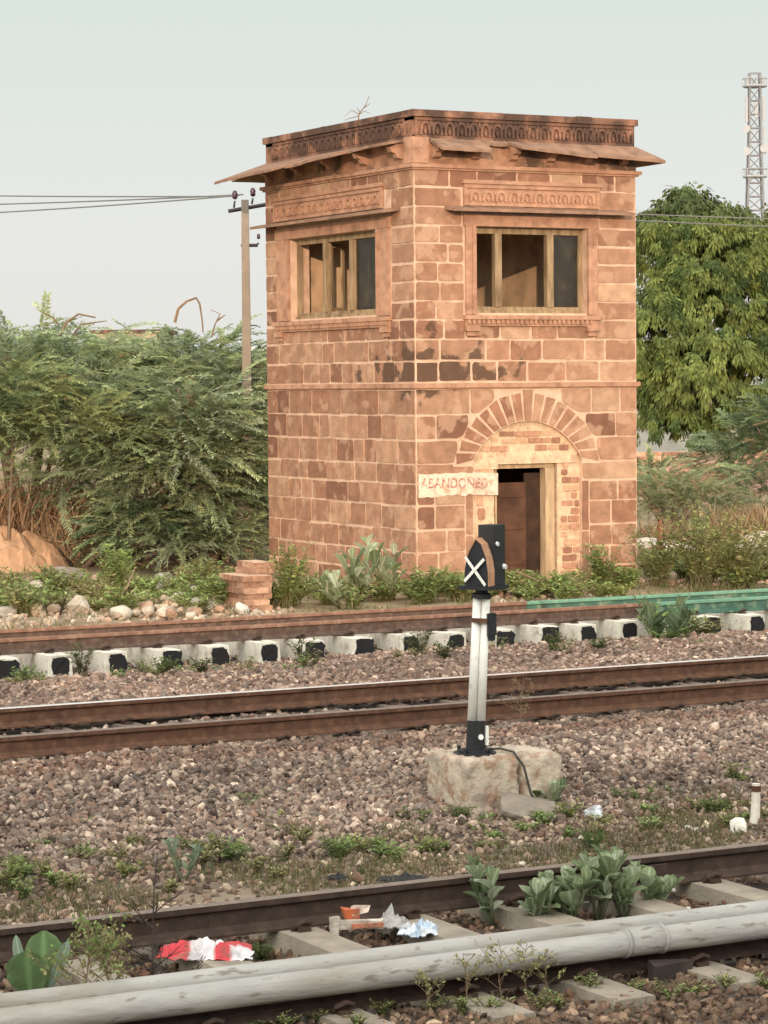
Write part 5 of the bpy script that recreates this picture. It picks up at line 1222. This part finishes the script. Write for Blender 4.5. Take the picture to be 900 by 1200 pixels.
# twigs on roof and skyline
def twig(name, label, pts, r_, m='twig', extra=()):
    b = MB(); b.tube(pts, np.linspace(r_, r_*.4, len(pts)), 5)
    for e_ in extra: b.tube(e_, np.linspace(r_*.6, r_*.25, len(e_)), 4)
    tag(b.build(name, M[m], None, pts[0]), label, 'twig')
Dr = 41.6
twig('dead_twig', 'dry twig sprouting from the tower roof', [atD(420, 141, Dr), atD(421, 133, Dr), atD(428, 124, Dr), atD(433, 112, Dr)], .012, extra=([atD(421, 134, Dr), atD(412, 129, Dr), atD(404, 136, Dr)], [atD(422, 132, Dr), atD(418, 126, Dr)], [atD(427, 126, Dr), atD(434, 121, Dr)], [atD(421, 134, Dr), atD(427, 130, Dr), atD(434, 133, Dr)], [atD(420, 136, Dr), atD(409, 139, Dr), atD(403, 141, Dr)]))
D2 = 48.
twig('arching_shoot', 'bare arching shoot above the thicket near the pole', [atD(205, 378, D2), atD(209, 362, D2), atD(219, 353, D2), atD(230, 349, D2), atD(234, 356, D2), atD(237, 375, D2), atD(238, 390, D2)], .03, extra=([atD(248, 395, D2), atD(252, 380, D2), atD(258, 368, D2), atD(247, 363, D2)], [atD(254, 376, D2), atD(264, 369, D2)]))
twig('skyline_shoots', 'spiky dark shoots on the thicket top left of the gap', [atD(70, 395, D2), atD(78, 378, D2), atD(92, 368, D2), atD(112, 372, D2)], .035, 'bark', extra=([atD(86, 392, D2), atD(95, 380, D2), atD(125, 376, D2)], [atD(68, 380, D2), atD(62, 372, D2), atD(50, 366, D2)]))
twig('dry_stick', 'pale dry stick leaning across the far rails at left', [gp(186, 752, -.15), on_y(172, 728, YC1-.08), on_y(171, 722, YC1+.1)], .012, 'twig', extra=())
twig('dry_stick', 'yellow dry stick standing in the scrub left of the rubble pile', [gp(140, 712, -.45), atD(148, 690, 36.2), atD(159, 664, 36.4)], .02, 'twig')
twig('dry_stick', 'dark stick poking up beside the largest pale boulder', [gp(70, 722, -.45), atD(76, 702, 35.6), atD(81, 692, 35.6)], .017, 'twigdark')
twig('dry_stick', 'fallen branch resting across the doorway', [atD(606, 670, 39.0), atD(620, 676, 38.8), atD(633, 681, 38.6)], .02, 'twig')

# ------------------------------------------------------------------ litter
def crumple(name, label, cat, p, wx, wy, h, seed, colf, rz=0, n=26, m='plastic', fold=1.0):
    g = np.random.default_rng(seed); u = np.linspace(-.5, .5, n); U, Vv = np.meshgrid(u, u); s_ = g.uniform(0, 40)
    X = U*wx*(1+.15*noise2(Vv*5+s_, U*3)); Y = Vv*wy*(1+.15*noise2(U*5+s_, Vv*3+7)); Z = h*(.5+.5*noise2(U*5+s_, Vv*5)+.28*noise2(U*12, Vv*12+s_)+.12*noise2(U*27, Vv*27+s_))*(1-1.6*np.maximum(abs(U), abs(Vv)))+g.uniform(0, h*.12, U.shape)
    P = np.stack([X, Y, np.maximum(Z, 0)], -1).reshape(-1, 3); i = np.arange(n-1)[None]+np.arange(n-1)[:, None]*n
    F = np.stack([i, i+1, i+1+n, i+n], -1).reshape(-1, 4); C = np.array([colf(a, c, g) for a, c in zip(U.ravel(), Vv.ravel())])
    b = MB(); b.add(P, F, 0, C); b.add(P-[0, 0, .004], F[:, ::-1].copy(), 0, C)
    o = b.build(name, M[m]); o.location = p; o.rotation_euler = (0, 0, rz); return tag(o, label, cat)
rzv = YAW-math.pi/2
q = gp(240, 1122, -.185)
crumple('plastic_bag', 'crumpled red and white plastic bag behind the pipe', 'plastic bag', q, .46, .30, .13, 701, lambda a, c, g: (.52, .05, .06) if (a < -.17 or c > .28 or (abs(a-.2) < .08 and c < -.15)) else (.66, .63, .64), rzv)
q = gp(420, 1094, -.185)
b = MB()
t = thing('torn_carton', 'torn white and orange carton lying beside the dark rail', 'carton', q, None, rzv+.12)
b.box(-.13, .13, -.02, .02, .03, .075, 0, (.62, .53, .45), .012); b.box(-.14, -.10, -.03, .03, .0, .10, 0, (.58, .53, .46), .012); b.build('flap', M['plastic'], t)
b = MB(); b.box(-.07, .01, .02, .07, .05, .115, 0, (.50, .13, .05), .018); b.box(-.04, .128, -.034, -.0335, .036, .06, 0, (.45, .16, .10), .004); b.build('printed_side', M['plastic'], t)
b = MB(); b.box(-.03, .06, .04, .08, .10, .14, 0, (.60, .48, .40), .018); b.build('flap', M['plastic'], t)
q = gp(490, 1094, -.185)
crumple('plastic_packet', 'crumpled pale blue and white packet left of the sleeper', 'packet', (q[0], q[1], q[2]), .20, .24, .10, 703, lambda a, c, g: (.40, .50, .62) if abs(a) < .07 or (abs(c-.1) < .06) or g.random() < .12 else (.70, .73, .76), rzv)
q = gp(460, 1086, -.185)
crumple('plastic_film', 'grey translucent film bunched between carton and packet', 'plastic film', q, .17, .20, .10, 704, lambda a, c, g: (.38, .36, .34), rzv)
q = gp(472, 1032, -.36)
crumple('black_rag', 'black rag behind the dark rail in the weeds', 'rag', q, .30, .10, .06, 705, lambda a, c, g: (1, 1, 1), rzv, m='litterdark')
q = gp(395, 1030, -.36)
crumple('black_rag', 'small black scrap left of the longer black rag', 'rag', q, .12, .08, .05, 706, lambda a, c, g: (1, 1, 1), rzv, m='litterdark')
q = gp(698, 962, -.42); rock('crumpled_foil', 'crumpled white and silver ball right of the signal footing', (q[0], q[1], -.36), .062, 707, (.72, .76, .80), None, 'plastic', 2, 'litter', (1, 1, .9), .5)
q = gp(688, 984, -.42)
crumple('paper_scrap', 'small white paper scrap below the silver ball', 'paper', q, .12, .10, .06, 708, lambda a, c, g: (.70, .66, .60), rzv)
q = gp(806, 976, -.42)
crumple('plastic_film', 'pale grey plastic film on the ground left of the white stone', 'plastic film', q, .32, .2, .06, 709, lambda a, c, g: (.52, .49, .44), rzv)
q = gp(829, 972, -.42)
crumple('sweet_wrapper', 'small red and cream wrapper beside the grey film', 'wrapper', q, .09, .1, .1, 710, lambda a, c, g: (.30, .04, .03) if c > .1 else (.66, .55, .38), rzv, 8)
q = gp(787, 1072, -.24)
crumple('paper_sheet', 'white paper sheet between the milkweeds and the pipe', 'paper', q, .22, .3, .06, 711, lambda a, c, g: (.66, .68, .68), rzv)
q = gp(535, 1100, -.24)
crumple('paper_scrap', 'white scrap lying against the pipe left of the milkweeds', 'paper', q, .12, .08, .05, 712, lambda a, c, g: (.72, .70, .68), rzv, 8)
for i, (x, y, lab) in enumerate([(612, 1012, 'pebble on the foot of the dark rail above the milkweeds'), (518, 1048, 'white pebble resting against the dark rail web'), (788, 1044, 'white pebble beside the clip near the right end'), (838, 1008, 'pebble caught on the dark rail at right'), (735, 1150, 'white pebble under the pipe left of the collar')]):
    q = gp(x, y+8, -.2); rock('pebble', lab, (q[0], q[1], -.16 if i != 4 else -.28), .024, 720+i, (.66, .58, .50), 'white pebbles on the rail', sub=1)

# ------------------------------------------------------------------ unseen coach, added behind the camera to cast shade over the tracks
t = thing('passenger_coach', 'blue railway coach standing behind the viewpoint, shading the tracks', 'coach', (0, -2.0, -.2))
HC = 4.75  # roof height chosen for where the shade line falls
b = MB(); b.box(-60, 60, -1.6, 1.3, 1.0, HC-.5); b.build('body', M['coach'], t)
b = MB(); a = np.linspace(0, math.pi, 9); A = np.array([(-60, -.15-1.45*math.cos(x), HC-.499+.5*math.sin(x)) for x in a]); B = A.copy(); B[:, 0] = 60; b.prism(A, B); b.build('roof', M['coachroof'], t)
for k in range(16):
    b = MB(); x = -52+6.8*k; b.box(x-.5, x+.5, 1.303, 1.32, 1.9, 2.7); b.build('window', M['cglass'], t)
for k in range(8):
    for s_ in (-1.0, .72):
        b = MB(); x = -52+15*k; b.tube([(x, s_-.06, .62), (x, s_+.06, .62)], .45, 20); b.build('wheel', M['steel'], t)
